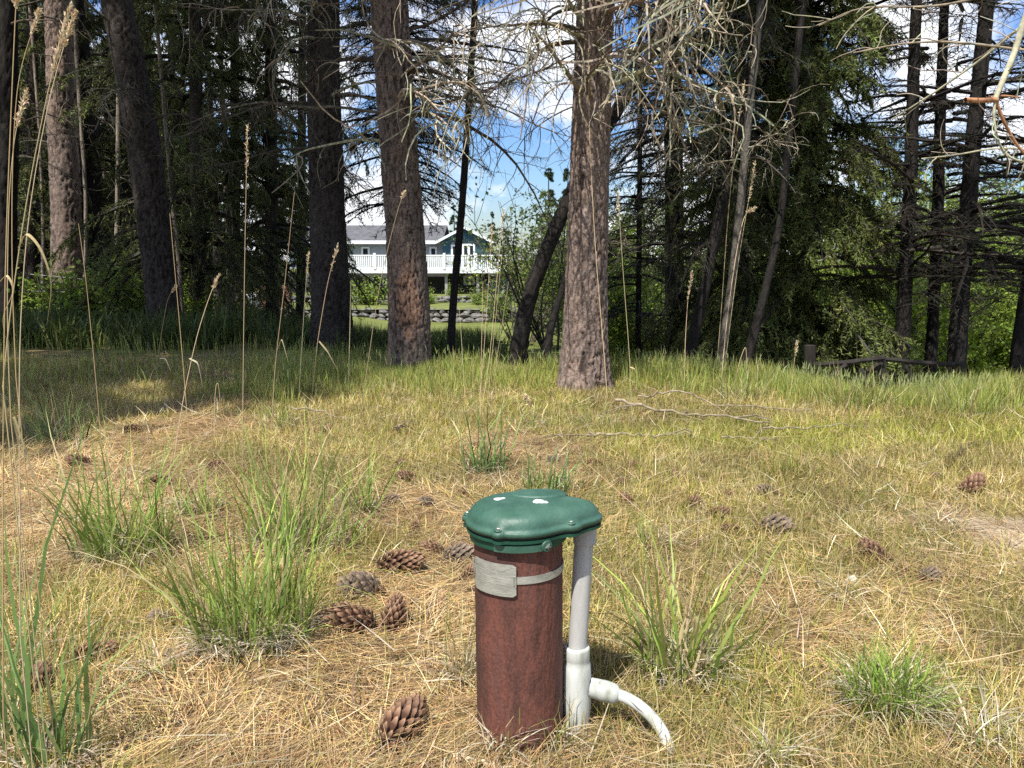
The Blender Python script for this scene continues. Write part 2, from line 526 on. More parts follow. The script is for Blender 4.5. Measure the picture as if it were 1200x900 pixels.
class Trunk:
    def __init__(self, path, y, height, seed):
        P, R = px_path(path, y)
        self.gz = tz(P[0, 0], y)
        # run on in the last direction above the frame, tapering to the top
        d = (P[-1] - P[-2]) / max(P[-1, 2] - P[-2, 2], 1e-6)
        zt = max(P[-1, 2] + 1.5, self.gz + height)
        top = P[-1] + d * (zt - P[-1, 2]) * np.array([0.35, 0, 1.0])
        zs = np.concatenate([[self.gz - 0.25], P[:, 2][P[:, 2] > self.gz + 0.02], [zt]])
        keep = P[:, 2] > self.gz + 0.02
        xs = np.concatenate([[P[0, 0]], P[keep, 0], [top[0]]])
        rs = np.concatenate([[R[0]], R[keep], [0.025]])
        zz = np.linspace(zs[0], zs[-1], 400)
        k = np.ones(31) / 31
        def smooth(a):
            e = np.interp(zz, zs, a)
            pad = np.concatenate([2 * e[0] - e[15:0:-1], e, 2 * e[-1] - e[-2:-17:-1]])
            return np.convolve(pad, k, 'valid')
        rr = rngof(seed)
        self.zz = zz; self.x = smooth(xs); self.r = np.maximum(smooth(rs), 0.012)
        self.x = self.x + 0.04 * (fbm(zz * 0.7, zz * 0 + seed, seed, 2) - 0.5) * np.clip(self.r / 0.15, 0.2, 1)
        self.y0 = y
        self.ly = rr.uniform(-0.02, 0.02)
        self.zt = zt; self.seed = seed

    def pos(self, z):
        z = np.asarray(z, float)
        return np.stack([np.interp(z, self.zz, self.x), self.y0 + self.ly * (z - self.gz), z], -1)

    def rad(self, z):
        return np.interp(z, self.zz, self.r)

    def geo(self, n=24, dz=0.03, zfine=4.6, plate=0.0, cell=(0.055, 0.13), cols=((0.2, 0.15, 0.12), (0.1, 0.08, 0.07)), flare=0.3, furrow=(0.05, 0.038, 0.03), patch=None):
        z0 = self.gz - 0.2
        zf = np.arange(z0, min(zfine, self.zt), dz)
        z = np.concatenate([zf, np.arange(zf[-1] + 0.35, self.zt, 0.4), [self.zt]])
        th = np.arange(n) * 2 * PI / n
        c = self.pos(z); r = self.rad(z)
        h = np.maximum(z - self.gz, 0)
        TH, ZZ = np.meshgrid(th, z)
        fl = 1 + flare * np.exp(-h / 0.16)[:, None] * (1 + 0.5 * np.sin(TH * 3 + self.seed) + 0.3 * np.sin(TH * 5 + 2 * self.seed))
        RR = r[:, None] * fl
        rm = float(np.median(r[:len(zf)]))
        nx = max(4, int(round(2 * PI * rm / cell[0])))
        sx = TH / (2 * PI) * nx
        w1 = 1.1 * (fbm(np.cos(TH) * nx * 0.35 + 9, ZZ / cell[1] * 1.4 + np.sin(TH) * 3, self.seed + 3, 3) - 0.5)
        w2 = 1.6 * (fbm(np.sin(TH) * nx * 0.35 + 5, ZZ / cell[1] * 1.1 + np.cos(TH) * 3, self.seed + 4, 3) - 0.5)
        f1, f2, cid = worley_wrap(sx + w1, ZZ / cell[1] + w2, nx, self.seed)
        e = sstep(0.0, 0.24, f2 - f1)
        g1, g2, gid = worley_wrap(sx * 3 + w1 * 2.2, ZZ / cell[1] * 2.6 + w2 * 2, nx * 3, self.seed + 31)
        e2 = sstep(0.0, 0.22, g2 - g1)
        fine = 0.5 * fbm(TH * rm / 0.009, ZZ / 0.05, self.seed + 7, 3) + 0.5 * fbm(TH * rm / 0.007, ZZ / 0.016, self.seed + 8, 3)
        deep = sstep(0.35, 0.6, fbm(np.cos(TH) * 2.2 + 3, ZZ * 2.0 + np.sin(TH) * 2, self.seed + 21, 3))
        e = 1 - (1 - e) * (0.35 + 0.65 * deep)
        RR = RR + 1.5 * plate * (e - 0.6) + plate * 0.5 * (cid - 0.5) * e + plate * 0.45 * (gid - 0.5) + plate * 0.25 * (e2 - 0.5) + plate * 0.7 * (fine - 0.5)
        RR = RR + rm * 0.07 * (fbm(np.cos(TH) * 1.5 + 4, ZZ * 2 + np.sin(TH), self.seed + 11, 2) - 0.5)
        v = np.stack([c[:, None, 0] + RR * np.cos(TH), c[:, None, 1] + RR * np.sin(TH), ZZ], -1).reshape(-1, 3)
        ca = np.array(cols[0]); cb = np.array(cols[1])
        k = np.clip(0.3 * cid + 0.35 * gid + 0.9 * (fbm(np.cos(TH) * 2 + 7, ZZ * 1.6 + np.sin(TH), self.seed + 13, 3) - 0.35), 0, 1)[..., None]
        col = ca * (1 - k) + cb * k
        col = col * (0.3 + 1.4 * fine[..., None])
        if patch:
            pz, ph, pa = patch
            pm = np.exp(-((ZZ - pz) / ph) ** 2 - ((TH - pa) / 0.75) ** 2) + 0.9 * (fbm(TH * 5, ZZ * 9, self.seed + 41, 3) - 0.5)
            pm = sstep(0.35, 0.6, pm)[..., None] * (0.5 + 0.5 * e2[..., None])
            col = col * (1 - pm) + np.array((0.24, 0.14, 0.095)) * (0.4 + 1.2 * fine[..., None]) * pm
        e = np.clip(e * (0.7 + 0.3 * e2), 0, 1)
        col = col * e[..., None] + np.array(furrow) * (1 - e[..., None])
        m = len(z)
        idx = np.arange(m * n).reshape(m, n); nxt = np.roll(idx, -1, 1)
        q = np.stack([idx[:-1], nxt[:-1], nxt[1:], idx[1:]], -1).reshape(-1, 4)
        return Geo().add(v, q, c=col.reshape(-1, 3))


TWIG_PALE = [(0.30, 0.26, 0.19), (0.36, 0.32, 0.24), (0.22, 0.18, 0.13), (0.30, 0.31, 0.22), (0.27, 0.23, 0.17)]
TWIG_BLACK = [(0.035, 0.028, 0.022), (0.05, 0.042, 0.033), (0.028, 0.024, 0.02)]
TWIG_DARK = [(0.08, 0.065, 0.05), (0.11, 0.09, 0.07), (0.06, 0.05, 0.04), (0.12, 0.11, 0.08)]


def dead_limb(rng, start, d, L, r0, ntw, cols, twl=0.35, droop=0.06, tdroop=0.16, curl=0.10, sub=3, K=12, thick=0.0030, live=0.0):
    """one bare limb with hanging, curling twigs (and a few needle tufts when live)"""
    g = Geo()
    main = grow(rng, start[None], d[None], np.array([L]), K, droop, 0.09, 0.05)
    tubes(g, main, np.linspace(r0, max(r0 * 0.22, 0.003), K)[None], 6, pick(rng, cols, 1)[0])
    if ntw:
        t = np.sort(rng.uniform(0.12, 1.0, (1, ntw)))
        P, T = along(main, t); P = P[0]; T = T[0]
        s = np.where(rng.random(ntw) < 0.5, -1, 1)[:, None]
        side = nrm(np.cross(T, np.array([[0, 0, 1.0]]))) * s
        D = side * rng.uniform(0.3, 1, (ntw, 1)) + T * rng.uniform(0.0, 0.9, (ntw, 1)) + rng.normal(size=(ntw, 3)) * 0.3
        tl = twl * rng.uniform(0.35, 1.25, ntw)
        tp = grow(rng, P, D, tl, 7, tdroop * 1.3, 0.11, curl * 1.3)
        tubes(g, tp, thick * np.linspace(1.25, 0.55, 7)[None] * rng.uniform(0.7, 1.5, (ntw, 1)), 3, pick(rng, cols, ntw))
        if sub:
            ts = rng.uniform(0.15, 0.95, (ntw, sub))
            P2, T2 = along(tp, ts); P2 = P2.reshape(-1, 3); T2 = T2.reshape(-1, 3)
            n2 = len(P2)
            D2 = T2 * 0.6 + rng.normal(size=(n2, 3)) * 0.7
            sp = grow(rng, P2, D2, twl * 0.5 * rng.uniform(0.2, 1.1, n2), 6, tdroop * 1.1, 0.10, curl)
            tubes(g, sp, thick * 0.62 * np.linspace(1.1, 0.5, 6)[None] * np.ones((n2, 1)), 3, pick(rng, cols, n2))
            ends = sp[:, -1]; edir = nrm(sp[:, -1] - sp[:, -2])
            if live > 0:
                pickd = rng.random(n2) < live
                tufts(g, rng, ends[pickd], edir[pickd], 26, 0.11, 0.0032, [(0.035, 0.055, 0.022), (0.05, 0.075, 0.025)])
    return g


def tufts(g, rng, P, D, n, ln, w, cols):
    """pine needle brushes: n long thin needles round each shoot end"""
    if not len(P): return
    M = len(P)
    p = np.repeat(P, n, 0); d = np.repeat(D, n, 0)
    p = p - d * rng.uniform(0, ln * 0.8, (M * n, 1))
    dd = nrm(d * 0.75 + rng.normal(size=(M * n, 3)) * 0.62)
    l = ln * rng.uniform(0.7, 1.2, (M * n, 1))
    s = nrm(np.cross(dd, rng.normal(size=(M * n, 3)))) * w * 0.5
    v = np.stack([p - s, p + s, p + dd * l], 1)
    i = np.arange(M * n)[:, None] * 3
    g.add(v.reshape(-1, 3), t=np.concatenate([i, i + 1, i + 2], 1), c=np.repeat(pick(rng, cols, M * n), 3, 0))


def add_limbs(tr, parent, rng, n, zr, L, r0, ntw, cols, azr=None, name='dead_limb', live=0.0, **kw):
    for k in range(n):
        z = rng.uniform(*zr)
        a = rng.uniform(*azr) if azr else rng.uniform(0, 2 * PI)
        c = tr.pos(z)
        d = np.array([math.cos(a), math.sin(a), rng.uniform(-0.1, 0.35)])
        s = c + d * np.array([1, 1, 0]) * tr.rad(z) * 0.8
        ll = L * rng.uniform(0.55, 1.2)
        dead_limb(rng, s, d, ll, r0 * rng.uniform(0.6, 1.2), max(1, int(ntw * rng.uniform(0.6, 1.3))), cols, live=live, **kw).build(name, M_twig, parent)


# --- shared crowns -------------------------------------------------------------
def pine_crown_mesh(seed, H=9.0, R=2.0, nb=60, per=30):
    """high ponderosa crown: limbs ending in long-needled brushes, local origin at the crown foot"""
    rng = rngof(seed); g = Geo()
    z = rng.uniform(0, H * 0.97, nb)
    a = rng.uniform(0, 2 * PI, nb)
    ln = R * (0.35 + 0.65 * np.sin(np.clip(z / H, 0, 1) * PI * 0.85 + 0.35)) * rng.uniform(0.6, 1.15, nb)
    d = np.stack([np.cos(a), np.sin(a), rng.uniform(0.0, 0.5, nb)], -1)
    mp = grow(rng, np.stack([a * 0, a * 0, z], -1), d, ln, 8, -0.01, 0.08, 0.05)
    tubes(g, mp, np.linspace(0.045, 0.01, 8)[None] * np.ones((nb, 1)), 5, pick(rng, TWIG_DARK, nb))
    t = rng.uniform(0.3, 1.0, (nb, per))
    P, T = along(mp, t); P = P.reshape(-1, 3); T = T.reshape(-1, 3); M = len(P)
    D = nrm(T * 0.6 + rng.normal(size=(M, 3)) * 0.6 + np.array([0, 0, 0.25]))
    sp = grow(rng, P, D, rng.uniform(0.15, 0.5, M), 4, -0.05, 0.1)
    tubes(g, sp, np.full((M, 4), 0.006), 3, pick(rng, TWIG_DARK, M))
    tufts(g, rng, sp[:, -1], nrm(sp[:, -1] - sp[:, -2]), 26, 0.18, 0.018, [(0.045, 0.07, 0.022), (0.06, 0.085, 0.028), (0.035, 0.055, 0.02)])
    return g.mesh('crown', M_fir)


FIR_COLS = [(0.050, 0.062, 0.020), (0.065, 0.075, 0.024), (0.040, 0.052, 0.018), (0.085, 0.092, 0.030), (0.06, 0.06, 0.022)]


def fir_crown_mesh(seed, H, R, nb, ntw, nnd, z0=0.3, nl=0.05, nw=0.009, tdroop=0.22, cols=FIR_COLS, deadlow=0.0, power=0.75, bdroop=0.07):
    """Douglas fir crown: drooping boughs with hanging sprays of short needles, origin at the tree's foot"""
    rng = rngof(seed); g = Geo()
    z = z0 + (H - z0) * rng.random(nb) ** 1.25
    a = np.arange(nb) * 2.39996 + rng.normal(size=nb) * 0.4
    ln = np.maximum(R * (1 - (z - z0) / (H - z0)) ** power * rng.uniform(0.55, 1.15, nb), 0.15)
    d = np.stack([np.cos(a), np.sin(a), rng.uniform(-0.1, 0.3, nb)], -1)
    mp = grow(rng, np.stack([a * 0, a * 0, z], -1), d, ln, 9, bdroop, 0.06)
    tubes(g, mp, np.linspace(1, 0.2, 9)[None] * (0.008 + 0.012 * ln[:, None]), 4, pick(rng, TWIG_BLACK, nb))
    t = rng.uniform(0.15, 1.0, (nb, ntw))
    P, T = along(mp, t)
    s = np.where(rng.random((nb, ntw, 1)) < 0.5, -1, 1)
    side = nrm(np.cross(T, np.array([0, 0, 1.0]))) * s
    D = side * rng.uniform(0.3, 1.0, (nb, ntw, 1)) + T * 0.6 + rng.normal(size=(nb, ntw, 3)) * 0.2
    tl = (0.30 * ln[:, None] * (1.1 - t) + 0.14) * rng.uniform(0.6, 1.3, (nb, ntw))
    P = P.reshape(-1, 3); D = D.reshape(-1, 3); tl = tl.reshape(-1); M = len(P)
    tp = grow(rng, P, D, tl, 4, tdroop * 1.6, 0.08)
    tubes(g, tp, np.linspace(0.0032, 0.0014, 4)[None] * np.ones((M, 1)), 3, pick(rng, TWIG_BLACK, M))
    dead = rng.random(M) < deadlow
    tp2 = tp[~dead]; M2 = len(tp2)
    sh = np.repeat(pick(rng, cols, M2, 0.25), nnd, 0)
    tt = rng.uniform(0.05, 1.0, (M2, nnd))
    NP, NT = along(tp2, tt); NP = NP.reshape(-1, 3); NT = NT.reshape(-1, 3); K = len(NP)
    nd = nrm(NT * 0.75 + rng.normal(size=(K, 3)) * 0.62)
    l = nl * rng.uniform(0.6, 1.25, (K, 1))
    sd = nrm(np.cross(nd, rng.normal(size=(K, 3)))) * nw * 0.5
    v = np.stack([NP - sd, NP + sd, NP + nd * l], 1)
    i = np.arange(K)[:, None] * 3
    g.add(v.reshape(-1, 3), t=np.concatenate([i, i + 1, i + 2], 1), c=np.repeat(sh * rng.uniform(0.8, 1.2, (K, 1)), 3, 0))
    return g.mesh('crown', M_fir)


PINE_CROWN = [pine_crown_mesh(41, per=40), pine_crown_mesh(42, per=40)]
FIR_COLS2 = [(0.11, 0.13, 0.036), (0.135, 0.155, 0.042), (0.09, 0.11, 0.032), (0.15, 0.165, 0.05)]
FIR_A = fir_crown_mesh(51, 9.0, 2.1, 120, 34, 17, z0=0.5, nl=0.065, nw=0.013, bdroop=0.14, tdroop=0.32, cols=FIR_COLS2)
FIR_B = fir_crown_mesh(52, 9.0, 1.8, 110, 34, 17, z0=1.0, nl=0.065, nw=0.013, bdroop=0.16, tdroop=0.36, cols=FIR_COLS2)
FIR_NEAR = fir_crown_mesh(53, 8.0, 1.5, 185, 48, 25, z0=0.6, nl=0.055, nw=0.0135, tdroop=0.40, power=0.5, bdroop=0.17,
                          cols=[(0.12, 0.15, 0.04), (0.145, 0.175, 0.048), (0.10, 0.125, 0.034), (0.19, 0.215, 0.065)])
FIR_THIN = fir_crown_mesh(54, 8.0, 1.1, 78, 18, 7, z0=0.7, nl=0.05, nw=0.010, tdroop=0.10, cols=[(0.03, 0.036, 0.02), (0.045, 0.05, 0.022)], deadlow=0.7, power=0.35, bdroop=0.03)
FIR_RAG = fir_crown_mesh(56, 7.0, 1.0, 150, 22, 10, z0=0.1, nl=0.055, nw=0.010, tdroop=0.30, cols=[(0.05, 0.06, 0.03), (0.07, 0.08, 0.03)], deadlow=0.35, power=0.4, bdroop=0.12)
FIR_FAR = fir_crown_mesh(55, 9.0, 1.9, 90, 20, 9, z0=0.4, nl=0.13, nw=0.05, cols=[(0.05, 0.08, 0.03), (0.065, 0.095, 0.035), (0.04, 0.065, 0.028)])

GROUP_PINE = 'big pines at the edge of the clearing'
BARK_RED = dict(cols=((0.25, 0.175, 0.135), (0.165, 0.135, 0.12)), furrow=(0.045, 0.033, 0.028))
BARK_SHADE_BLACK = dict(cols=((0.034, 0.029, 0.026), (0.02, 0.018, 0.016)), furrow=(0.014, 0.012, 0.011))  # shade on these trunks is put into the bark colour, near black
BARK_SHADE_GREY = dict(cols=((0.075, 0.062, 0.053), (0.04, 0.034, 0.03)), furrow=(0.016, 0.013, 0.011))  # grey bark darkened so the colour carries the shade of the wood


def tree(name, label, path, y, height, seed, bark=BARK_SHADE_GREY, n=20, dz=0.06, plate=0.012, cell=(0.05, 0.13), crown=None, crown_z=None, crown_s=1.0, crown_rot=None, group=None, flare=0.3, patch=None):
    tr = Trunk(path, y, height, seed)
    base = tr.pos(tr.gz)
    root = empty(name, tuple(base), 0, label, 'tree', group)
    o = tr.geo(n, dz, 4.6 + 0.25 * max(y - 8, 0), plate, cell, bark['cols'], flare, bark['furrow'], patch).build('trunk', M_bark, None, smooth=True)
    o.parent = root; o.location = -base
    tr.root = root; tr.base = base
    if crown is not None:
        cz = crown_z if crown_z is not None else 0.0
        p = tr.pos(tr.gz + cz) if cz else base
        zz = tr.gz + cz
        share('crown', crown, root, (p[0] - base[0], p[1] - base[1], zz - base[2]), (0, 0, rngof(seed).uniform(0, 6.28) if crown_rot is None else crown_rot), crown_s)
    # limbs are made in world places; this holder offset keeps them so
    tr.off = -base
    return tr


def limbs(tr, seed, *a, **k):
    before = set(o.name for o in tr.root.children)
    add_limbs(tr, tr.root, rngof(seed), *a, **k)
    for o in tr.root.children:
        if o.name not in before:
            o.location = tr.off


# --- the trees one can tell apart, from their pixels -----------------------------
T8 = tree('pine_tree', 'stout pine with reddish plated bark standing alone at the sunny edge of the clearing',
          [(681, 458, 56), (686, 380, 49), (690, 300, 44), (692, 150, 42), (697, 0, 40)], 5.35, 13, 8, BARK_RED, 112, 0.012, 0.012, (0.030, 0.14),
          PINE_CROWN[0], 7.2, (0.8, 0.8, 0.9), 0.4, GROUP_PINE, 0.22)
limbs(T8, 81, 18, (1.7, 3.3), 0.95, 0.017, 13, TWIG_PALE, (-2.9, 0.2), twl=0.62, tdroop=0.26, curl=0.17, thick=0.0054, sub=1)
limbs(T8, 82, 8, (2.0, 3.9), 1.2, 0.02, 13, TWIG_PALE, (-0.9, 0.9), twl=0.62, tdroop=0.26, curl=0.17, thick=0.0054, sub=1, live=0.0)
limbs(T8, 83, 6, (1.9, 3.9), 1.1, 0.02, 14, TWIG_DARK, (2.2, 4.0), twl=0.4, tdroop=0.18, curl=0.12, live=0.03)

T5 = tree('pine_tree', 'thick leaning pine with grey bark and an orange patch in front of the house',
          [(481, 438, 49), (478, 330, 45), (470, 250, 42), (462, 120, 41), (452, 0, 42)], 6.3, 13, 5,
          dict(cols=((0.20, 0.145, 0.115), (0.12, 0.10, 0.088)), furrow=(0.04, 0.032, 0.028)), 96, 0.014, 0.013, (0.036, 0.16),
          PINE_CROWN[1], 5.2, (0.9, 0.9, 1), 2.0, GROUP_PINE, 0.16, patch=(0.52, 0.33, 4.75))
limbs(T5, 51, 20, (1.8, 3.7), 1.0, 0.017, 13, TWIG_PALE, (-3.0, 0.1), twl=0.62, tdroop=0.27, curl=0.17, thick=0.0054, sub=1)
limbs(T5, 52, 16, (1.9, 4.2), 1.5, 0.02, 24, TWIG_DARK, (-0.5, 0.7), twl=0.45, tdroop=0.15, curl=0.13, live=0.05)
limbs(T5, 53, 7, (2.0, 4.2), 1.3, 0.02, 24, TWIG_DARK, (2.3, 3.9), twl=0.45, tdroop=0.15, curl=0.13, live=0.02)

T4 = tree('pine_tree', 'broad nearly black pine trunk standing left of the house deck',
          [(388, 402, 46), (384, 300, 40), (380, 150, 37), (378, 0, 35)], 8.4, 14, 4, BARK_SHADE_GREY, 72, 0.022, 0.016, (0.05, 0.12),
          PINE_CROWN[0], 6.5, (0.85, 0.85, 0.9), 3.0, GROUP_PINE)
limbs(T4, 41, 16, (2.0, 5.0), 1.2, 0.018, 12, TWIG_PALE, (-3.0, 0.2), twl=0.62, tdroop=0.26, curl=0.17, thick=0.0054, sub=1)
limbs(T4, 42, 16, (1.6, 5.0), 1.4, 0.016, 24, TWIG_DARK, (0, 6.28), twl=0.45, live=0.05)

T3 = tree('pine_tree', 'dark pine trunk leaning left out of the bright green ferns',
          [(194, 396, 36), (185, 300, 34), (172, 180, 35), (155, 80, 34), (139, 0, 32)], 9.2, 14, 3, BARK_SHADE_GREY, 64, 0.025, 0.014, (0.05, 0.13),
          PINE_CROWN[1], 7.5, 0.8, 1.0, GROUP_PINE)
limbs(T3, 31, 12, (2.2, 5.0), 1.2, 0.016, 16, TWIG_DARK, None, twl=0.4)
limbs(T3, 32, 5, (2.4, 4.6), 0.9, 0.014, 12, TWIG_PALE, (-2.8, -0.2), twl=0.4)

T1 = tree('pine_tree', 'reddish pine trunk behind the ferns with sun on its upper bark',
          [(79, 360, 34), (76, 250, 30), (73, 150, 28), (66, 0, 25)], 12.0, 15, 1, BARK_RED, 56, 0.03, 0.016, (0.06, 0.15), PINE_CROWN[0], 8.0, 0.8, 5.0, GROUP_PINE)
limbs(T1, 11, 9, (2.5, 6.0), 1.3, 0.016, 14, TWIG_DARK, None, twl=0.4)
T2 = tree('pine_tree', 'black pine trunk close behind the reddish one left of the leaning pine',
          [(113, 364, 27), (106, 220, 25), (98, 100, 24), (88, 0, 22)], 12.6, 15, 2, BARK_SHADE_BLACK, 40, 0.05, 0.014, (0.06, 0.15), PINE_CROWN[1], 8.5, 0.8, 2.5, GROUP_PINE)
limbs(T2, 21, 10, (1.8, 5.8), 1.2, 0.016, 14, TWIG_DARK, None, twl=0.4)
T0 = tree('pine_tree', 'dark pine trunk cut off by the left edge of the photo',
          [(4, 384, 26), (4, 200, 24), (3, 0, 22)], 10.0, 15, 10, BARK_SHADE_BLACK, 40, 0.05, 0.014, (0.06, 0.15), PINE_CROWN[0], 6.5, 0.9, 4.0, GROUP_PINE)
limbs(T0, 22, 8, (1.6, 4.8), 1.2, 0.016, 14, TWIG_DARK, None, twl=0.4)

T7 = tree('leaning_tree', 'black trunk leaning steeply right and crossing behind the stout reddish pine',
          [(601, 432, 19), (612, 370, 18), (632, 315, 17), (664, 240, 17), (700, 165, 18), (730, 120, 17), (765, 60, 15), (800, 0, 14)], 6.9, 8, 7, BARK_SHADE_BLACK, 24, 0.035, 0.008, (0.04, 0.1))
limbs(T7, 71, 6, (1.6, 3.8), 1.0, 0.014, 18, TWIG_DARK, None, twl=0.4)
T6 = tree('slim_tree', 'slim dark sapling trunk standing in front of the house gable',
          [(527, 410, 9), (533, 330, 8.5), (541, 250, 8.5), (549, 120, 7.5), (557, 0, 7)], 7.6, 9, 6, BARK_SHADE_BLACK, 14, 0.06, 0.003)
limbs(T6, 61, 9, (1.8, 4.2), 0.6, 0.008, 10, TWIG_DARK, None, twl=0.3, live=0.08)
T9 = tree('slim_tree', 'thin dark crooked stem just left of the stout reddish pine',
          [(633, 434, 10), (645, 385, 9), (660, 335, 7), (672, 300, 6), (690, 240, 5)], 6.6, 3.4, 9, BARK_SHADE_BLACK, 12, 0.05, 0.003)
limbs(T9, 91, 6, (0.6, 1.8), 0.5, 0.006, 10, TWIG_DARK, None, twl=0.3)
T10 = tree('slim_tree', 'thin black trunk leaning right beside the dense fir',
           [(803, 436, 14), (815, 385, 13), (832, 310, 13), (850, 215, 12), (872, 120, 12), (893, 0, 12)], 7.6, 10, 12, BARK_SHADE_BLACK, 16, 0.06, 0.004, crown=FIR_RAG, crown_z=1.2, crown_s=(0.9, 0.9, 1.1))
T11 = tree('slim_tree', 'thin grey trunk leaning right in front of the dense fir',
           [(842, 442, 10), (852, 380, 9), (866, 270, 9), (877, 150, 9), (888, 60, 8), (894, 0, 8)], 7.0, 9, 13, dict(cols=((0.13, 0.12, 0.10), (0.08, 0.07, 0.06)), furrow=(0.04, 0.035, 0.03)), 14, 0.06, 0.003)
limbs(T11, 111, 8, (1.4, 4.0), 0.7, 0.008, 12, TWIG_PALE, None, twl=0.35)
T12 = tree('slim_tree', 'thin dark leaning stem between the grey trunk and the dense fir',
           [(869, 442, 12), (880, 405, 11), (900, 330, 9), (915, 260, 8)], 7.3, 6, 14, BARK_SHADE_BLACK, 12, 0.06, 0.003)
T17 = tree('fir_tree', 'dark upright fir trunk with ragged boughs behind the stout reddish pine on its right',
           [(792, 410, 22), (791, 200, 20), (789, 0, 19)], 10.5, 11, 17, BARK_SHADE_BLACK, 32, 0.05, 0.012, crown=FIR_RAG, crown_z=1.0, crown_s=(1.25, 1.25, 1.3))

GROUP_BARE = 'dark thin conifers with bare lower limbs on the right'
for k, (lab, path, y, sd, rot) in enumerate((
        ('left tree of the dark trio behind the rail fence, mostly bare', [(1055, 450, 16), (1061, 330, 15), (1068, 200, 14), (1075, 0, 11)], 8.8, 131, 0.3),
        ('thinnest middle tree of the dark trio behind the rail fence', [(1089, 450, 13), (1094, 330, 12), (1098, 200, 12), (1103, 0, 9)], 9.2, 132, 1.9),
        ('thickest right tree of the dark trio behind the rail fence, leaning right', [(1119, 450, 20), (1128, 330, 19), (1141, 200, 17), (1163, 0, 15)], 8.6, 133, 4.0),
        ('dark leaning trunk low at the right edge past the fence', [(1189, 452, 15), (1199, 380, 14), (1214, 280, 13), (1235, 100, 12)], 8.4, 134, 5.2))):
    t_ = tree('bare_conifer', lab, path, y, 11, sd, BARK_SHADE_BLACK, 24, 0.05, 0.007, (0.04, 0.1), FIR_THIN, 0.5, (1.15, 1.15, 1.35), rot, GROUP_BARE)
    limbs(t_, sd + 50, 16, (0.4, 4.4), 0.8, 0.005, 18, TWIG_BLACK, None, twl=0.32, tdroop=0.08, droop=0.03)

FIRNEAR = tree('fir_tree', 'dense dark green fir with drooping boughs reaching the ground right of the grey trunk',
               [(942, 430, 16), (940, 200, 15), (938, 0, 13)], 9.4, 8.6, 15, BARK_SHADE_GREY, 16, 0.08, 0.006, crown=FIR_NEAR, crown_s=(1.12, 1.12, 1.05), crown_rot=0.7)

FIRNEAR2 = tree('fir_tree', 'second dense drooping fir close behind the left side of the near one',
                [(872, 430, 13), (870, 200, 12), (868, 0, 11)], 9.6, 8.6, 16, BARK_SHADE_BLACK, 16, 0.08, 0.006, crown=FIR_NEAR, crown_s=(0.95, 0.95, 1.1), crown_rot=2.9)

for k, (u, y, cz, sx, lab) in enumerate(((459, 9.8, 2.0, 1.25, 'thin ragged fir hidden by the thick leaning pine, its boughs showing left of it'), (472, 10.4, 1.9, 1.25, 'thin ragged fir behind the thick leaning pine, its boughs showing right of it'),
                                        (748, 12.5, 1.2, 1.2, 'thin ragged fir in the gap right of the stout reddish pine'))):
    tree('fir_tree', lab, [(u, 420, 7), (u + 2, 200, 6), (u + 3, 0, 5)], y, 9, 290 + k, BARK_SHADE_BLACK, 10, 0.15, 0.002, crown=FIR_RAG, crown_z=cz, crown_s=(sx, sx, 1.0), crown_rot=k * 2.1, group='thin ragged firs in the gaps of the front trunks')

# firs that fill the wood behind, on the left and on the right
GF = 'firs filling the wood behind the front trunks'
fir_spots = [  # u, depth, crown mesh, scale xy, scale z, label
    (232, 11.0, FIR_A, 1.0, 1.25, 'dark fir directly behind the leaning dark pine on its right'),
    (318, 12.0, FIR_B, 1.1, 1.3, 'dark fir filling the gap left of the broad black pine'),
    (150, 13.5, FIR_B, 1.15, 1.3, 'fir between the black pine trunk and the leaning pine'),
    (36, 13.0, FIR_A, 1.0, 1.3, 'fir near the left edge behind the reddish pine'),
    (275, 15.5, FIR_A, 1.2, 1.35, 'further fir in the dark wood, seen past the leaning pine'),
    (352, 17.0, FIR_B, 1.0, 1.4, 'further fir showing just left of the broad black pine'),
    (95, 17.5, FIR_A, 1.3, 1.45, 'further fir behind the pair of reddish and black pines'),
    (200, 19.0, FIR_A, 1.3, 1.5, 'far fir behind the foot of the leaning pine'),
    (-30, 17.0, FIR_B, 1.3, 1.5, 'fir at the left edge of the wood'),
    (868, 12.5, FIR_A, 0.95, 1.3, 'fir behind the left side of the dense drooping fir'),
]
for k, (u, y, me, sx, szz, lab) in enumerate(fir_spots):
    v0 = 380
    w = 0.2 / y * FOC
    t_ = tree('fir_tree', lab, [(u, v0, w), (u + (k * 37 % 9) - 4, 0, w * 0.8)], y, 9.2 * szz, 200 + k, BARK_SHADE_GREY, 12, 0.2, 0.008, crown=me, crown_s=(sx, sx, szz), crown_rot=k * 1.3, group=GF)

# slim pale stems among them
GS = 'thin pale stems in the dark wood on the left'
for k, (u0, v0, u1, v1, y, w, lab) in enumerate((
        (133, 372, 136, 60, 11.8, 5, 'thin pale upright stem between the black pine and the leaning pine'),
        (98, 366, 101, 230, 11.0, 5, 'thin reddish stem between the reddish and black pine trunks'),
        (213, 366, 200, 230, 10.4, 5, 'thin crooked stem rising at the right of the leaning pine'),
        (253, 376, 251, 190, 12.0, 9, 'short reddish stem under the firs right of the leaning pine'),
        (268, 378, 270, 300, 13.0, 12, 'stubby pale trunk beside the white shed'),
        (50, 350, 48, 160, 12.5, 4, 'thinnest pale stem left of the reddish pine'),
        )):
    t_ = tree('slim_tree', lab, [(u0, v0, w), ((u0 + u1) / 2 + 2, (v0 + v1) / 2, w * 0.9), (u1, v1, w * 0.75)], y, 5.5, 260 + k, dict(cols=((0.30, 0.25, 0.19), (0.2, 0.17, 0.14)), furrow=(0.1, 0.08, 0.07)), 10, 0.12, 0.003, group=GS)

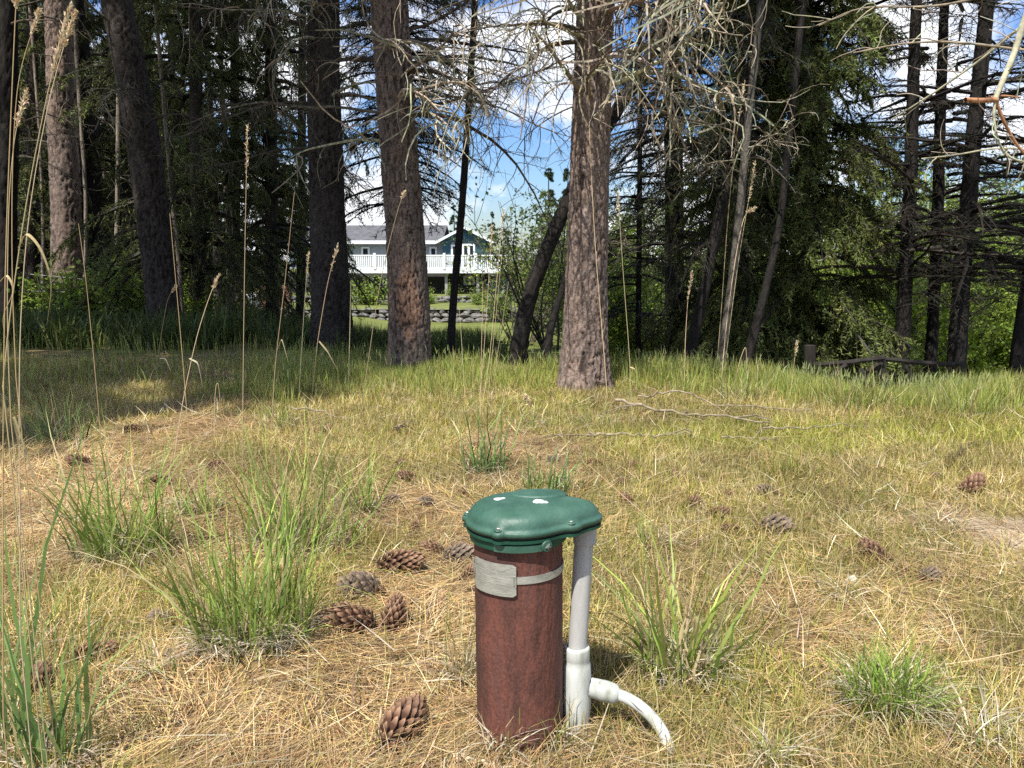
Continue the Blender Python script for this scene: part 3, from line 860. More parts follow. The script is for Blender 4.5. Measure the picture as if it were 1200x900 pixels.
# ------------------------------------------------------------------ ground cover
def scatter(rng, n, y0, y1, power, extra=0.5, dens=None, xlim=None):
    """points on the ground, thinning with distance"""
    out = []
    tot = 0
    while tot < n:
        m = int(n * 1.5)
        a = 2.0 - power
        u = rng.random(m)
        y = (y0 ** a + u * (y1 ** a - y0 ** a)) ** (1 / a) if abs(a) > 1e-6 else y0 * (y1 / y0) ** u
        x = rng.uniform(-1, 1, m) * (0.74 * y + extra + 1.3)
        k = (np.abs(x) < 0.70 * y + 0.25) | (rng.random(m) < 0.45)
        if dens is not None: k &= rng.random(m) < dens(x, y)
        if xlim is not None: k &= (x > xlim[0]) & (x < xlim[1])
        out.append(np.stack([x[k], y[k]], -1)); tot += k.sum()
    P = np.concatenate(out)[:n]
    return np.concatenate([P, terrain(P[:, 0], P[:, 1])[:, None]], 1)


WELL = np.array([0.016, 1.388])


def clear_of_well(x, y, r=0.115):
    return (np.hypot(x - WELL[0], y - WELL[1]) > r).astype(float)


def patchy(P):
    k = sstep(0.36, 0.62, fbm(P[:, 0] * 3.2 + 8, P[:, 1] * 3.2, 63, 4))[:, None]
    old = sstep(0.55, 0.72, fbm(P[:, 0] * 5.5, P[:, 1] * 5.5 + 3, 64, 3))[:, None]
    return (0.74 + 0.38 * k) * np.array([1.0, 0.96, 0.90]) * (1 - old * np.array([0.42, 0.46, 0.45]))


rng = rngof(300)
# pine needles lying in drifts
n = 122000
P = scatter(rng, n, 0.7, 7.0, 1.35, 0.5, lambda x, y: clear_of_well(x, y, 0.09) * (1 - 0.55 * green_share(x, y)) * (1 - 0.6 * dirt_patch(x, y)))
P[:, 2] += rng.uniform(0.001, 0.016, n)
ang = 2 * PI * fbm(P[:, 0] * 2.2, P[:, 1] * 2.2, 55, 2) * 2 + rng.normal(size=n) * 0.75
d = P[:, 1]
g = Geo()
cols = [(0.54, 0.39, 0.19), (0.46, 0.30, 0.14), (0.60, 0.47, 0.25), (0.34, 0.20, 0.10), (0.50, 0.42, 0.28), (0.20, 0.12, 0.07), (0.60, 0.43, 0.20)]
blades(g, rng, P, rng.uniform(0.06, 0.16, n), 0.0013 * (0.85 + 0.30 * d) * rng.uniform(0.7, 1.3, n), rng.normal(1.5, 0.13, n), ang, rng.normal(0, 0.22, n), pick(rng, cols, n) * patchy(P), 2)
tag(g.build('needle_litter', M_needle), 'tan pine needles lying in drifts over the clearing', 'needle litter', kind='stuff')

# short wiry grass, olive and straw
rng = rngof(301)
n = 172000
P = scatter(rng, n, 0.7, 6.6, 1.25, 0.5, lambda x, y: clear_of_well(x, y, 0.092) * (0.06 + 0.94 * green_share(x, y)) * (1 - 0.9 * dirt_patch(x, y)))
d = P[:, 1]
tone = fbm(P[:, 0] * 1.6, P[:, 1] * 1.6, 61, 3)
c = pick(rng, [(0.33, 0.31, 0.065), (0.40, 0.36, 0.09), (0.26, 0.28, 0.055), (0.58, 0.49, 0.24), (0.52, 0.42, 0.19), (0.46, 0.39, 0.13), (0.60, 0.50, 0.26)], n)
c = c * (0.7 + 0.6 * tone[:, None]) * (0.5 + 0.5 * patchy(P))
lime = (sstep(0.50, 0.66, fbm(P[:, 0] * 1.3 + 2, P[:, 1] * 1.3, 66, 3)) * sstep(-1.2, 1.2, P[:, 0]))[:, None]
c = c * (1 - lime * np.array([0.16, 0.02, 0.42]))
g = Geo()
blades(g, rng, P, rng.uniform(0.025, 0.085, n) * (0.7 + 0.6 * tone), 0.0015 * (0.8 + 0.36 * d) * rng.uniform(0.7, 1.4, n), np.abs(rng.normal(0.45, 0.35, n)), rng.uniform(0, 2 * PI, n), rng.normal(0.35, 0.4, n), c, 2)
tag(g.build('short_grass', M_grass), 'short wiry olive and straw coloured grass over the clearing', 'grass', kind='stuff')

# broken straw lying about
rng = rngof(302)
n = 6500
P = scatter(rng, n, 0.75, 6.0, 1.3, 0.4, lambda x, y: clear_of_well(x, y, 0.13))
P[:, 2] += rng.uniform(0.004, 0.03, n)
g = Geo()
blades(g, rng, P, rng.uniform(0.06, 0.2, n), 0.0019 * (0.85 + 0.3 * P[:, 1]) * rng.uniform(0.6, 1.5, n), rng.normal(1.42, 0.16, n), rng.uniform(0, 2 * PI, n), rng.normal(0.1, 0.3, n),
       pick(rng, [(0.55, 0.45, 0.26), (0.50, 0.40, 0.22), (0.60, 0.54, 0.38), (0.42, 0.36, 0.26), (0.26, 0.18, 0.11), (0.18, 0.12, 0.08)], n), 3)
tag(g.build('straw_litter', M_straw), 'broken pale straw scattered over the clearing', 'straw litter', kind='stuff')


# the taller fresh grass along the edge of the wood
def band(x, y):
    edge = 4.95 + 0.9 * (fbm(x * 1.2, x * 0 + 3, 77, 3) - 0.5) - 0.50 * sstep(0.9, 2.6, x) + 0.45 * np.exp(-((x - 0.5) / 0.5) ** 2)
    clump = sstep(0.38, 0.62, fbm(x * 2.6, y * 2.6, 78, 3))
    k = sstep(edge - 0.35, edge + 0.6, y) * (0.18 + 0.82 * clump)
    k = k * (1 - 0.95 * sstep(-1.3, -2.2, x)) * (1 - sstep(5.9, 6.5, y) * sstep(-1.9, -1.1, x)) * (1 - sstep(5.5, 6.1, y) * sstep(0.8, 1.6, x))
    return k


rng = rngof(303)
n = 40000
P = scatter(rng, n, 4.3, 10.0, 1.9, 0.8, band)
d = P[:, 1]
c0 = pick(rng, [(0.22, 0.29, 0.055), (0.27, 0.33, 0.07), (0.17, 0.24, 0.05), (0.36, 0.34, 0.12), (0.30, 0.33, 0.08)], n)
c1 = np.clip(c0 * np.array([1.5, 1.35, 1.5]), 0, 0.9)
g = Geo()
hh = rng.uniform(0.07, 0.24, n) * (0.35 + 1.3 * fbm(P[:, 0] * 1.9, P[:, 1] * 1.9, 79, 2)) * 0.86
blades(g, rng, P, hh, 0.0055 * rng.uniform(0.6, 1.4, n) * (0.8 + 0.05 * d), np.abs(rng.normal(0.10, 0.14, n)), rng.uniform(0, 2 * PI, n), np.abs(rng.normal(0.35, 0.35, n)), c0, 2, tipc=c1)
# soft seed spikes above it
n = 1700
P = scatter(rng, n, 4.6, 7.2, 1.8, 0.6, lambda x, y: band(x, y) * (0.35 + 0.65 * sstep(0.3, 1.5, x)))
L0 = rng.uniform(0.10, 0.22, n)
blades(g, rng, P, L0, np.full(n, 0.003), np.abs(rng.normal(0.06, 0.06, n)), rng.uniform(0, 2 * PI, n), rng.normal(0.1, 0.1, n), pick(rng, [(0.28, 0.32, 0.11)], n), 2)
Q = P.copy(); Q[:, 2] += L0 * 0.93
blades(g, rng, Q, rng.uniform(0.03, 0.07, n), np.full(n, 0.007), np.abs(rng.normal(0.15, 0.2, n)), rng.uniform(0, 2 * PI, n), rng.normal(0.3, 0.3, n), pick(rng, [(0.28, 0.33, 0.12), (0.34, 0.36, 0.16)], n), 2)
tag(g.build('tall_grass', M_grass), 'taller fresh green grass along the edge of the wood', 'grass', kind='stuff')

# undergrowth of low leaves under the left trees, lawn grass in the dip beyond
rng = rngof(304)
n = 26000
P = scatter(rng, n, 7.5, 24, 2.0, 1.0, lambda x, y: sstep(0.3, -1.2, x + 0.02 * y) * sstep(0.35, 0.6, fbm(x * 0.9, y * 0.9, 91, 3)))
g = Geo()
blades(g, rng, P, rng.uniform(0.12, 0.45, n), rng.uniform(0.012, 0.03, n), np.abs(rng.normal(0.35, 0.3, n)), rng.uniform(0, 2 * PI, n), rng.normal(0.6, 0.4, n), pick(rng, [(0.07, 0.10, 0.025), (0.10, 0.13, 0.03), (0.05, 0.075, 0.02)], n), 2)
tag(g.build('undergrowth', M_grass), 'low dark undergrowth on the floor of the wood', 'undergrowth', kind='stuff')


# ------------------------------------------------------------------ grass tufts
def tuft(label, u, v, hpx, wpx, n, cols, thatch=40, lean=0.35, tips=None, seed=0, group='green grass tufts in the needle litter', bw=0.0045, dead=0.12):
    rng = rngof(400 + seed)
    b = ground(u, v)
    s = (b[1] * math.cos(PITCH) + EYE * math.sin(PITCH)) / FOC
    H = hpx * s * 1.35; Wd = wpx * s * 0.5
    root = empty('grass_tuft', tuple(b), 0, label, 'grass tuft', group)
    a = rng.uniform(0, 2 * PI, n); rr = rng.random(n) ** 0.6 * Wd * 0.75
    R = np.stack([rr * np.cos(a), rr * np.sin(a) * 0.7, np.full(n, -0.01)], -1)
    R[:, 2] += terrain(R[:, 0] + b[0], R[:, 1] + b[1]) - b[2]
    az = a + rng.normal(size=n) * 1.0
    g = Geo()
    c = pick(rng, cols, n, 0.26); dd = rng.random(n) < dead * 1.5
    c[dd] = pick(rng, [(0.50, 0.42, 0.24), (0.42, 0.33, 0.17)], int(dd.sum()))
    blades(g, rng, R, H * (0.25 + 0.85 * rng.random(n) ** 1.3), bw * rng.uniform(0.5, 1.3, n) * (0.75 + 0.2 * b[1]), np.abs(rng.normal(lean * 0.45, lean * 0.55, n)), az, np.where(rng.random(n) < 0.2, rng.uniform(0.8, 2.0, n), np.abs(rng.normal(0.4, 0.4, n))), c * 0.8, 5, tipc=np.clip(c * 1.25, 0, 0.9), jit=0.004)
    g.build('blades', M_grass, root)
    if thatch:
        m = thatch * 5
        g = Geo()
        a = rng.uniform(0, 2 * PI, m); rr = np.sqrt(rng.random(m)) * Wd * 0.7
        R = np.stack([rr * np.cos(a), rr * np.sin(a) * 0.8, rng.uniform(0.0, 0.035, m)], -1)
        R[:, 2] += terrain(R[:, 0] + b[0], R[:, 1] + b[1]) - b[2]
        blades(g, rng, R, rng.uniform(0.05, 0.13, m), rng.uniform(0.0012, 0.0034, m) * (0.75 + 0.2 * b[1]), rng.uniform(0.7, 1.3, m), a + rng.normal(size=m) * 0.9, rng.uniform(0.4, 1.6, m), pick(rng, [(0.50, 0.43, 0.30), (0.40, 0.35, 0.27), (0.58, 0.52, 0.38), (0.26, 0.21, 0.15)], m), 4)
        g.build('dead_thatch', M_straw, root)
    return root


GR = [(0.22, 0.31, 0.06), (0.27, 0.36, 0.08), (0.17, 0.25, 0.055), (0.33, 0.39, 0.10)]
GB = [(0.17, 0.26, 0.08), (0.22, 0.31, 0.095), (0.13, 0.21, 0.065)]
LIME = [(0.20, 0.31, 0.05), (0.26, 0.35, 0.065), (0.16, 0.25, 0.045)]
tuft('large lush green tuft with a skirt of pale dead leaves left of the rusty pipe', 296, 752, 165, 175, 340, GR, 120, 0.45, seed=1)
tuft('wide green tuft at mid left with dead stems at its foot', 145, 652, 135, 140, 260, GR, 60, 0.45, seed=2)
tuft('sparse tall green tuft behind the large lush one', 352, 640, 130, 170, 200, GR, 30, 0.4, seed=3, dead=0.2)
tuft('blue green tuft beyond the green cap, at the foot of the pale dry stalks', 566, 556, 88, 66, 90, GB, 14, 0.3, seed=4)
tuft('low green tuft just behind the green cap', 640, 577, 52, 85, 110, GB, 10, 0.35, seed=5)
tuft('open tuft of broad leaves to the right of the white conduit', 800, 790, 150, 130, 120, GR, 50, 0.5, seed=6, bw=0.007, dead=0.25)
tuft('short bright green tuft over grey dead leaves near the lower right corner', 1040, 825, 66, 130, 520, LIME, 42, 0.6, seed=7, bw=0.0032, dead=0.05)
tuft('coarse green tuft of long blades in the lower left corner', 62, 905, 250, 110, 36, GB, 20, 0.25, seed=8, bw=0.0075, dead=0.1)
tuft('thin green tuft at the far left edge near the bottom', 8, 880, 300, 60, 24, GB, 10, 0.2, seed=9, bw=0.006)
tuft('small thin tuft between the large lush one and the pine cones', 420, 600, 70, 60, 60, GR, 12, 0.4, seed=10)
tuft('small shaded tuft on the left where the shade begins', 70, 520, 60, 80, 80, GB, 8, 0.35, seed=11)
tuft('small dark tuft near the first pine cones on the left', 236, 600, 60, 70, 70, GR, 10, 0.4, seed=12)
tuft('fine pale tuft in the needles just left of the rusty pipe foot', 540, 800, 120, 45, 46, [(0.28, 0.28, 0.1), (0.22, 0.25, 0.07)], 8, 0.3, seed=13, bw=0.0025, dead=0.4)
tuft('fine grass sprouting against the right foot of the rusty pipe', 652, 880, 75, 40, 46, [(0.24, 0.27, 0.07), (0.30, 0.29, 0.10)], 8, 0.35, seed=14, bw=0.0032, dead=0.3)
tuft('small green sprig at the bottom edge right of the white elbow pipe', 905, 895, 50, 60, 60, GR, 10, 0.4, seed=15, bw=0.003)
tuft('low dull green clump at the right edge near the bottom', 1150, 870, 36, 90, 120, GB, 20, 0.7, seed=16, bw=0.003)
tuft('yellow green clump in front of the fallen branch', 930, 560, 34, 90, 130, [(0.28, 0.28, 0.06), (0.24, 0.26, 0.06)], 0, 0.4, seed=17, bw=0.003)
for k_, (u_, v_, h_, w_, n_, lab_) in enumerate(((455, 470, 34, 60, 60, 'thin ragged tuft at the grassy edge before the grey leaning pine'), (330, 500, 40, 70, 60, 'loose tuft in the straw below the black pine'), (870, 470, 44, 80, 90, 'leafy tuft at the grassy edge before the dense fir'),
                                                     (1010, 480, 46, 100, 110, 'leafy tuft at the grassy edge before the rail fence'), (1130, 490, 48, 110, 120, 'leafy tuft at the grassy edge below the thickest dark trunk'), (770, 640, 40, 60, 40, 'wispy tuft behind the open broad-leaved one'),
                                                     (980, 700, 34, 70, 50, 'wispy olive tuft near the small pebble'), (180, 790, 36, 70, 40, 'wispy tuft in the needles below the large lush one'), (700, 500, 30, 60, 50, 'small tuft before the forked fallen branch'),
                                                     (1100, 620, 30, 80, 60, 'olive tuft just left of the dark red cone and bare dirt'), (620, 500, 34, 50, 40, 'small wispy tuft before the stout reddish pine'))):
    tuft(lab_, u_, v_, h_, w_, n_, GR if k_ % 3 else [(0.30, 0.30, 0.08), (0.36, 0.33, 0.11), (0.24, 0.27, 0.06)], 6, 0.35, seed=30 + k_, bw=0.0032, dead=0.25)
tuft('fine grass leaning over the left foot of the rusty pipe', 585, 890, 66, 46, 30, [(0.36, 0.32, 0.13), (0.25, 0.27, 0.08)], 6, 0.4, seed=18, bw=0.003, dead=0.4)

# ------------------------------------------------------------------ pine cones
def scale_arrays():
    # one woody scale: narrow claw at the core, broad thick shield with a small prickle at the end
    v = np.array([(0, -0.10, -0.03), (0, 0.10, -0.03), (0, 0.10, 0.05), (0, -0.10, 0.05),
                  (0.72, -0.30, 0.10), (0.72, 0.30, 0.10), (0.74, 0.26, 0.24), (0.74, -0.26, 0.24),
                  (1.0, -0.17, 0.26), (1.0, 0.17, 0.26), (0.98, 0.14, 0.40), (0.98, -0.14, 0.40), (1.12, 0, 0.42)])
    q = np.array([(0, 1, 5, 4), (3, 7, 6, 2), (0, 4, 7, 3), (1, 2, 6, 5), (4, 5, 9, 8), (7, 11, 10, 6), (4, 8, 11, 7), (5, 6, 10, 9)])
    t = np.array([(8, 9, 12), (9, 10, 12), (10, 11, 12), (11, 8, 12)])
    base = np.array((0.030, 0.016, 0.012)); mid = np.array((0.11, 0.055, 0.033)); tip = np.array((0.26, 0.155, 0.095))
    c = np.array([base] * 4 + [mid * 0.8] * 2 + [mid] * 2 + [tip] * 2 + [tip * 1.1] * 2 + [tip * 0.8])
    return v, q, t, c


SV, SQ, ST, SCC = scale_arrays()
scale_me = [Geo().add(SV, SQ, ST, SCC * k).mesh('scale', M_cone) for k in (0.8, 1.0, 1.2)]


def cone_frames(rng, ns, R=0.5, Ln=1.45):
    """matrices of the scales of a cone of unit size whose axis is +z"""
    out = []
    for i in range(ns):
        t = (i + 0.5) / ns
        a = i * 2.39996
        z = (t - 0.5) * Ln
        r = R * (math.sin(PI * (0.14 + 0.82 * t)) ** 0.75)
        el = 0.05 + 1.15 * t + rng.normal() * 0.06        # opens more and more upward to the tip
        rad = Vector((math.cos(a), math.sin(a), 0)); up = Vector((0, 0, 1))
        x = rad * math.cos(el) + up * math.sin(el)
        y = up.cross(rad); zz = x.cross(y)
        core = 0.16 * R
        s = max(r - core, 0.12) * rng.uniform(0.9, 1.1)
        M = Matrix(((x.x * s, y.x * s * 0.62, zz.x * s * 0.8, rad.x * core), (x.y * s, y.y * s * 0.62, zz.y * s * 0.8, rad.y * core), (x.z * s, y.z * s * 0.62, zz.z * s * 0.8, z), (0, 0, 0, 1)))
        out.append(M)
    return out


def core_geo(g, c=(0.08, 0.045, 0.03)):
    tubes(g, np.array([[(0, 0, z) for z in np.linspace(-0.72, 0.66, 8)]], float), np.array([[0.05, 0.14, 0.2, 0.22, 0.2, 0.16, 0.1, 0.03]]), 7, c, cap=True)


cone_meshes = []
for s in range(4):
    rr = rngof(500 + s)
    g = Geo(); core_geo(g)
    k = (1.0, 0.85, 1.15, 1.0)[s]
    for M in cone_frames(rr, 125 if s < 3 else 95, 0.5 if s != 3 else 0.56, 1.45 if s != 3 else 1.15):
        A = np.array(M)
        cc = SCC * k * rr.uniform(0.7, 1.3)
        if s == 3: cc = cc * 0.55 + np.array((0.085, 0.08, 0.065))
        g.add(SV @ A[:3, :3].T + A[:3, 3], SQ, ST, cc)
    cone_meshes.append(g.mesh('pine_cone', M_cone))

GC = 'fallen pine cones on the needle litter'
cones = [  # u, v, width px, mesh, heading deg, tilt, label
    (470, 866, 78, 'P', 62, 12, 'largest and nearest open pine cone at the bottom edge left of the rusty pipe'),
    (409, 738, 62, 'P', 172, 4, 'brown cone lying on its side at the right foot of the large lush tuft'),
    (461, 737, 52, 'P', 80, 50, 'round reddish cone end-on, touching the brown cone by the lush tuft'),
    (469, 670, 52, 'P', 8, 5, 'grey-brown cone alone on the needles left of the aluminium plate'),
    (1138, 580, 42, 'P', 35, 30, 'dark red cone standing tilted beside the bare dirt patch at right'),
    (424, 697, 56, 3, 170, 3, 'weathered grey cone half buried behind the brown and reddish pair'),
    (506, 648, 32, 1, 150, 6, 'dark cone behind the grey-brown one, left of the cap'),
    (537, 657, 44, 3, 20, 6, 'grey weathered cone touching the left side of the rusty pipe'),
    (548, 676, 26, 0, 60, 20, 'small brown cone tucked against the rusty pipe below the grey one'),
    (1023, 652, 38, 1, 120, 20, 'dark cone in the olive grass right of the big grey cone'),
    (1088, 679, 30, 3, 10, 5, 'flat grey cone between the dark cone and the bare dirt'),
    (907, 624, 46, 3, 5, 4, 'big pale grey cone sunk in the grass right of the cap'),
    (858, 625, 26, 1, 160, 8, 'small dark cone just left of the big pale grey one'),
    (842, 607, 30, 1, 10, 6, 'dark cone behind the small one, right of the cap'),
    (812, 592, 24, 1, 40, 8, 'blackish cone with two pale straws before it'),
    (851, 583, 20, 0, 20, 8, 'little reddish cone above the dark ones right of the cap'),
    (897, 580, 26, 3, 170, 6, 'grey cone beside a pale tuft of straw, right of centre'),
    (790, 560, 18, 0, 90, 40, 'upright small cone in front of the fallen branch'),
    (739, 549, 20, 1, 30, 10, 'dark cone near the left end of the fallen branch'),
    (696, 545, 20, 0, 150, 10, 'brown cone beyond the cap, left of the fallen branch'),
    (733, 588, 24, 0, 120, 10, 'brown cone half hidden in needles right of the cap'),
    (728, 568, 18, 1, 10, 10, 'dark cone behind the brown one right of the cap'),
    (476, 562, 24, 1, 160, 10, 'nearer of the dark pair of cones beyond the tall sparse tuft'),
    (468, 547, 20, 1, 30, 20, 'further of the dark pair of cones beyond the tall sparse tuft'),
    (541, 580, 18, 0, 60, 25, 'small reddish cone just left of and beyond the green cap'),
    (459, 590, 24, 3, 10, 5, 'flat grey cone nearer than the dark pair'),
    (500, 592, 22, 3, 170, 5, 'flat grey cone between the dark pair and the green cap'),
    (487, 620, 18, 1, 70, 15, 'little dark cone left of the green cap'),
    (184, 570, 30, 1, 15, 8, 'dark cone behind the wide green tuft at mid left'),
    (91, 544, 28, 1, 170, 6, 'dark brown cone at the edge of the shade on the left'),
    (112, 772, 46, 0, 20, 6, 'brown cone on the needles left of the large lush tuft'),
    (44, 806, 52, 1, 100, 10, 'dark cone behind the coarse blades in the lower left corner'),
    (190, 731, 36, 3, 170, 6, 'grey cone close to the left foot of the large lush tuft'),
    (220, 716, 26, 1, 40, 10, 'small dark cone right behind the grey one by the lush tuft'),
    (252, 548, 20, 1, 20, 10, 'small cone in straw behind the large lush tuft'),
    (383, 508, 18, 0, 80, 30, 'reddish cone far off at the edge of the taller grass'),
    (155, 507, 22, 1, 10, 8, 'small dark cone in the half shade on the left'),
    (648, 541, 18, 3, 10, 6, 'pale small cone straight beyond the green cap'),
    (1098, 562, 18, 3, 160, 6, 'faint grey cone left of the dark red cone at right'),
]
for k, (u, v, w, me, hd, tilt, lab) in enumerate(cones):
    b = ground(u, v)
    s = (b[1] * math.cos(PITCH) + EYE * math.sin(PITCH)) / FOC
    size = w * s / 1.38
    e = math.radians(90 - tilt)
    h = math.radians(hd)
    rot = Matrix.Rotation(h, 4, 'Z') @ Matrix.Rotation(e, 4, 'Y') @ Matrix.Rotation(k * 1.7, 4, 'Z')
    if me == 'P':
        root = empty('pine_cone', (0, 0, 0), 0, lab, 'pine cone', GC)
        g = Geo(); core_geo(g); g.build('core', M_cone, root)
        rr = rngof(600 + k)
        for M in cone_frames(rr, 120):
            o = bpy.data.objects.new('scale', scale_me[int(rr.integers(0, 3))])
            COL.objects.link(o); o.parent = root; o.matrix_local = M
    else:
        root = share('pine_cone', cone_meshes[me]); tag(root, lab, 'pine cone', GC)
    root.matrix_world = Matrix.Translation((b[0], b[1], b[2] + size * (0.30 if me == 'P' else 0.20))) @ rot @ Matrix.Scale(size, 4)

# ------------------------------------------------------------------ the well head
M_rust = mat_noise('rusted_steel', [(0.062, 0.031, 0.026), (0.095, 0.041, 0.031), (0.140, 0.053, 0.038), (0.085, 0.046, 0.040)], 9, 0.72, 0.35, 130, (1, 1, 0.28), 0.0, 0.25, pos=[0.36, 0.46, 0.54, 0.64], dist=0.8)
# fine rust speckle over the broad streaks
_nt = M_rust.node_tree
_p = [n for n in _nt.nodes if n.type == 'BSDF_PRINCIPLED'][0]
_src = _p.inputs['Base Color'].links[0].from_socket
_tc = [n for n in _nt.nodes if n.type == 'TEX_COORD'][0]
_s = _nt.nodes.new('ShaderNodeTexNoise'); _s.inputs['Scale'].default_value = 190; _s.inputs['Detail'].default_value = 3
_nt.links.new(_tc.outputs['Object'], _s.inputs['Vector'])
_r = _nt.nodes.new('ShaderNodeMapRange'); _r.inputs[1].default_value = 0.35; _r.inputs[2].default_value = 0.68; _r.inputs[3].default_value = 0.78; _r.inputs[4].default_value = 1.25
_nt.links.new(_s.outputs['Fac'], _r.inputs[0])
_v = _nt.nodes.new('ShaderNodeVectorMath'); _v.operation = 'SCALE'
_nt.links.new(_src, _v.inputs[0]); _nt.links.new(_r.outputs[0], _v.inputs['Scale']); _nt.links.new(_v.outputs[0], _p.inputs['Base Color'])

M_green = mat_noise('green_enamel', [(0.024, 0.072, 0.050), (0.038, 0.100, 0.070), (0.066, 0.138, 0.100)], 18, 0.5, 0.16, 90, spec=0.45, pos=[0.3, 0.5, 0.75])
M_greendark = mat_noise('green_casting', [(0.008, 0.045, 0.028), (0.016, 0.075, 0.046)], 20, 0.5, 0.2, 80)
M_pvc = mat_noise('grey_conduit_plastic', [(0.24, 0.235, 0.22), (0.38, 0.375, 0.355), (0.46, 0.455, 0.435)], 16, 0.5, 0.10, 60, (1, 1, 0.2))
M_white = mat_noise('white_plastic', [(0.26, 0.27, 0.21), (0.47, 0.49, 0.45), (0.60, 0.61, 0.58)], 30, 0.55, 0.10, 50, (1, 1, 0.18))
M_plate = mat_noise('dull_aluminium', [(0.30, 0.31, 0.28), (0.42, 0.43, 0.39), (0.52, 0.53, 0.48)], 30, 0.42, 0.12, 90, (1, 1, 3), 0.55, 0.5)
M_spot = mat_noise('flaked_white', [(0.35, 0.32, 0.32), (0.75, 0.75, 0.73), (0.82, 0.82, 0.80)], 45, 0.6, 0.2, 90)
M_bolt = mat_noise('zinc_bolt', [(0.25, 0.27, 0.24), (0.45, 0.46, 0.42)], 40, 0.4, 0.1, 90, metal=0.7)
M_rubber = mat_noise('black_gasket', [(0.012, 0.012, 0.012), (0.03, 0.03, 0.028)], 20, 0.6)


def lathe(g, prof, n=64, c=(0.5, 0.5, 0.5), shape=None, cx=0, cy=0):
    th = np.arange(n) * 2 * PI / n
    prof = np.array(prof, float)
    k = shape(th) if shape else np.ones(n)
    v = np.stack([cx + prof[:, 0:1] * k * np.cos(th), cy + prof[:, 0:1] * k * np.sin(th), np.repeat(prof[:, 1:2], n, 1)], -1)
    m = len(prof); idx = np.arange(m * n).reshape(m, n); nx_ = np.roll(idx, -1, 1)
    g.add(v.reshape(-1, 3), np.stack([idx[:-1], nx_[:-1], nx_[1:], idx[1:]], -1).reshape(-1, 4), c=c)


WZ = tz(*WELL)
well = empty('well_head', (WELL[0], WELL[1], WZ), 0, 'rusty steel well pipe under a green bolted cap, with grey conduit and white elbow pipe', 'well head')
well.rotation_euler = (math.radians(-1.5), math.radians(-0.6), 0)
RC = 0.0845
HC = 0.424 - WZ                  # height of the casing mouth
g = Geo()
prof = [(RC, z) for z in np.linspace(-0.15, HC - 0.004, 40)] + [(RC - 0.006, HC), (RC - 0.01, HC - 0.02)]
lathe(g, prof, 96)
g.build('casing_pipe', M_rust, well, smooth=True)

# the cap: round over the casing, with a nose over the conduit on the right
NOSE = math.radians(4)


def cap_shape(th, a=0.100, nose=0.163):
    d = (th - NOSE + PI) % (2 * PI) - PI
    # silhouette of a big disc joined to a smaller one
    cx2 = nose - 0.036
    r1 = np.full_like(d, a)
    s = cx2 * np.sin(d)
    inside = np.abs(s) < 0.036
    r2 = np.where((np.abs(d) < PI / 2) & inside, cx2 * np.cos(d) + np.sqrt(np.maximum(0.036 ** 2 - s ** 2, 0)), 0)
    # straight shoulders between the two
    k = np.exp(-(d / 0.62) ** 4) * (0.134 - a) + a
    r = np.maximum(np.maximum(r1, r2), k)
    return r


def soft(r, n=5):
    for _ in range(n):
        r = 0.25 * np.roll(r, 1) + 0.5 * r + 0.25 * np.roll(r, -1)
    return r


NTH = 144
th_ = np.arange(NTH) * 2 * PI / NTH
rim = soft(cap_shape(th_), 6)
ear_add = np.zeros(NTH)
for (ta, w, hgt) in ((-1.95, 0.10, 0.007), (-0.50, 0.10, 0.006), (3.05, 0.09, 0.007), (1.9, 0.1, 0.007)):       # ears for the bolts
    d = (th_ - ta + PI) % (2 * PI) - PI
    ear_add = ear_add + hgt * np.exp(-(d / w) ** 4)
OX = 0.022                       # the dome narrows about this centre


def capring(g, levels, c=(0.5, 0.5, 0.5), close=True, offs=0.0):
    V = []
    for (f, z, o) in levels:
        r_ = rim + ear_add * float(sstep(0.955, 0.99, f))
        x = r_ * np.cos(th_); y = r_ * np.sin(th_)
        dx = x - OX; L = np.hypot(dx, y)
        V.append(np.stack([OX + dx * f + dx / L * o, y * f + y / L * o, np.full(NTH, z)], -1))
    m = len(V); idx = np.arange(m * NTH).reshape(m, NTH); nx_ = np.roll(idx, -1, 1)
    q = np.stack([idx[:-1], nx_[:-1], nx_[1:], idx[1:]], -1).reshape(-1, 4)
    v = np.concatenate(V)
    if close:
        v = np.concatenate([v, [[OX, 0, levels[-1][1]]]])
        t = np.stack([idx[-1], nx_[-1], np.full(NTH, m * NTH)], -1)
        g.add(v, q, t, c)
    else:
        g.add(v, q, c=c)


cap = empty('well_cap', (0, 0, HC), 0)
cap.parent = well
g = Geo()
capring(g, [(0.90, -0.004, 0), (1.0, -0.004, -0.004), (1.0, -0.003, 0), (1.0, 0.004, 0.0008), (1.0, 0.0065, -0.001), (1.0, 0.008, -0.0045), (0.975, 0.0125, -0.003), (0.95, 0.0185, -0.002), (0.91, 0.0245, -0.001), (0.85, 0.0298, 0), (0.76, 0.034, 0), (0.6, 0.0368, 0), (0.4, 0.0382, 0), (0.2, 0.0388, 0)])
lid = g.build('lid', M_green, cap, smooth=True)
g = Geo()
capring(g, [(0.90, -0.0045, 0), (1.0, -0.0045, -0.006), (1.0, -0.0085, -0.006), (0.90, -0.0085, 0)], close=False)
g.build('gasket', M_rubber, cap, smooth=False)
g = Geo()
capring(g, [(0.86, -0.009, 0), (1.0, -0.009, -0.002), (1.0, -0.0145, -0.002), (1.0, -0.0155, -0.006), (0.88, -0.016, 0)], close=False)
lathe(g, [(0.090, -0.016), (0.0925, -0.018), (0.0925, -0.031), (0.090, -0.033), (0.0852, -0.033)], 72)
g.build('flange', M_greendark, cap, smooth=False)
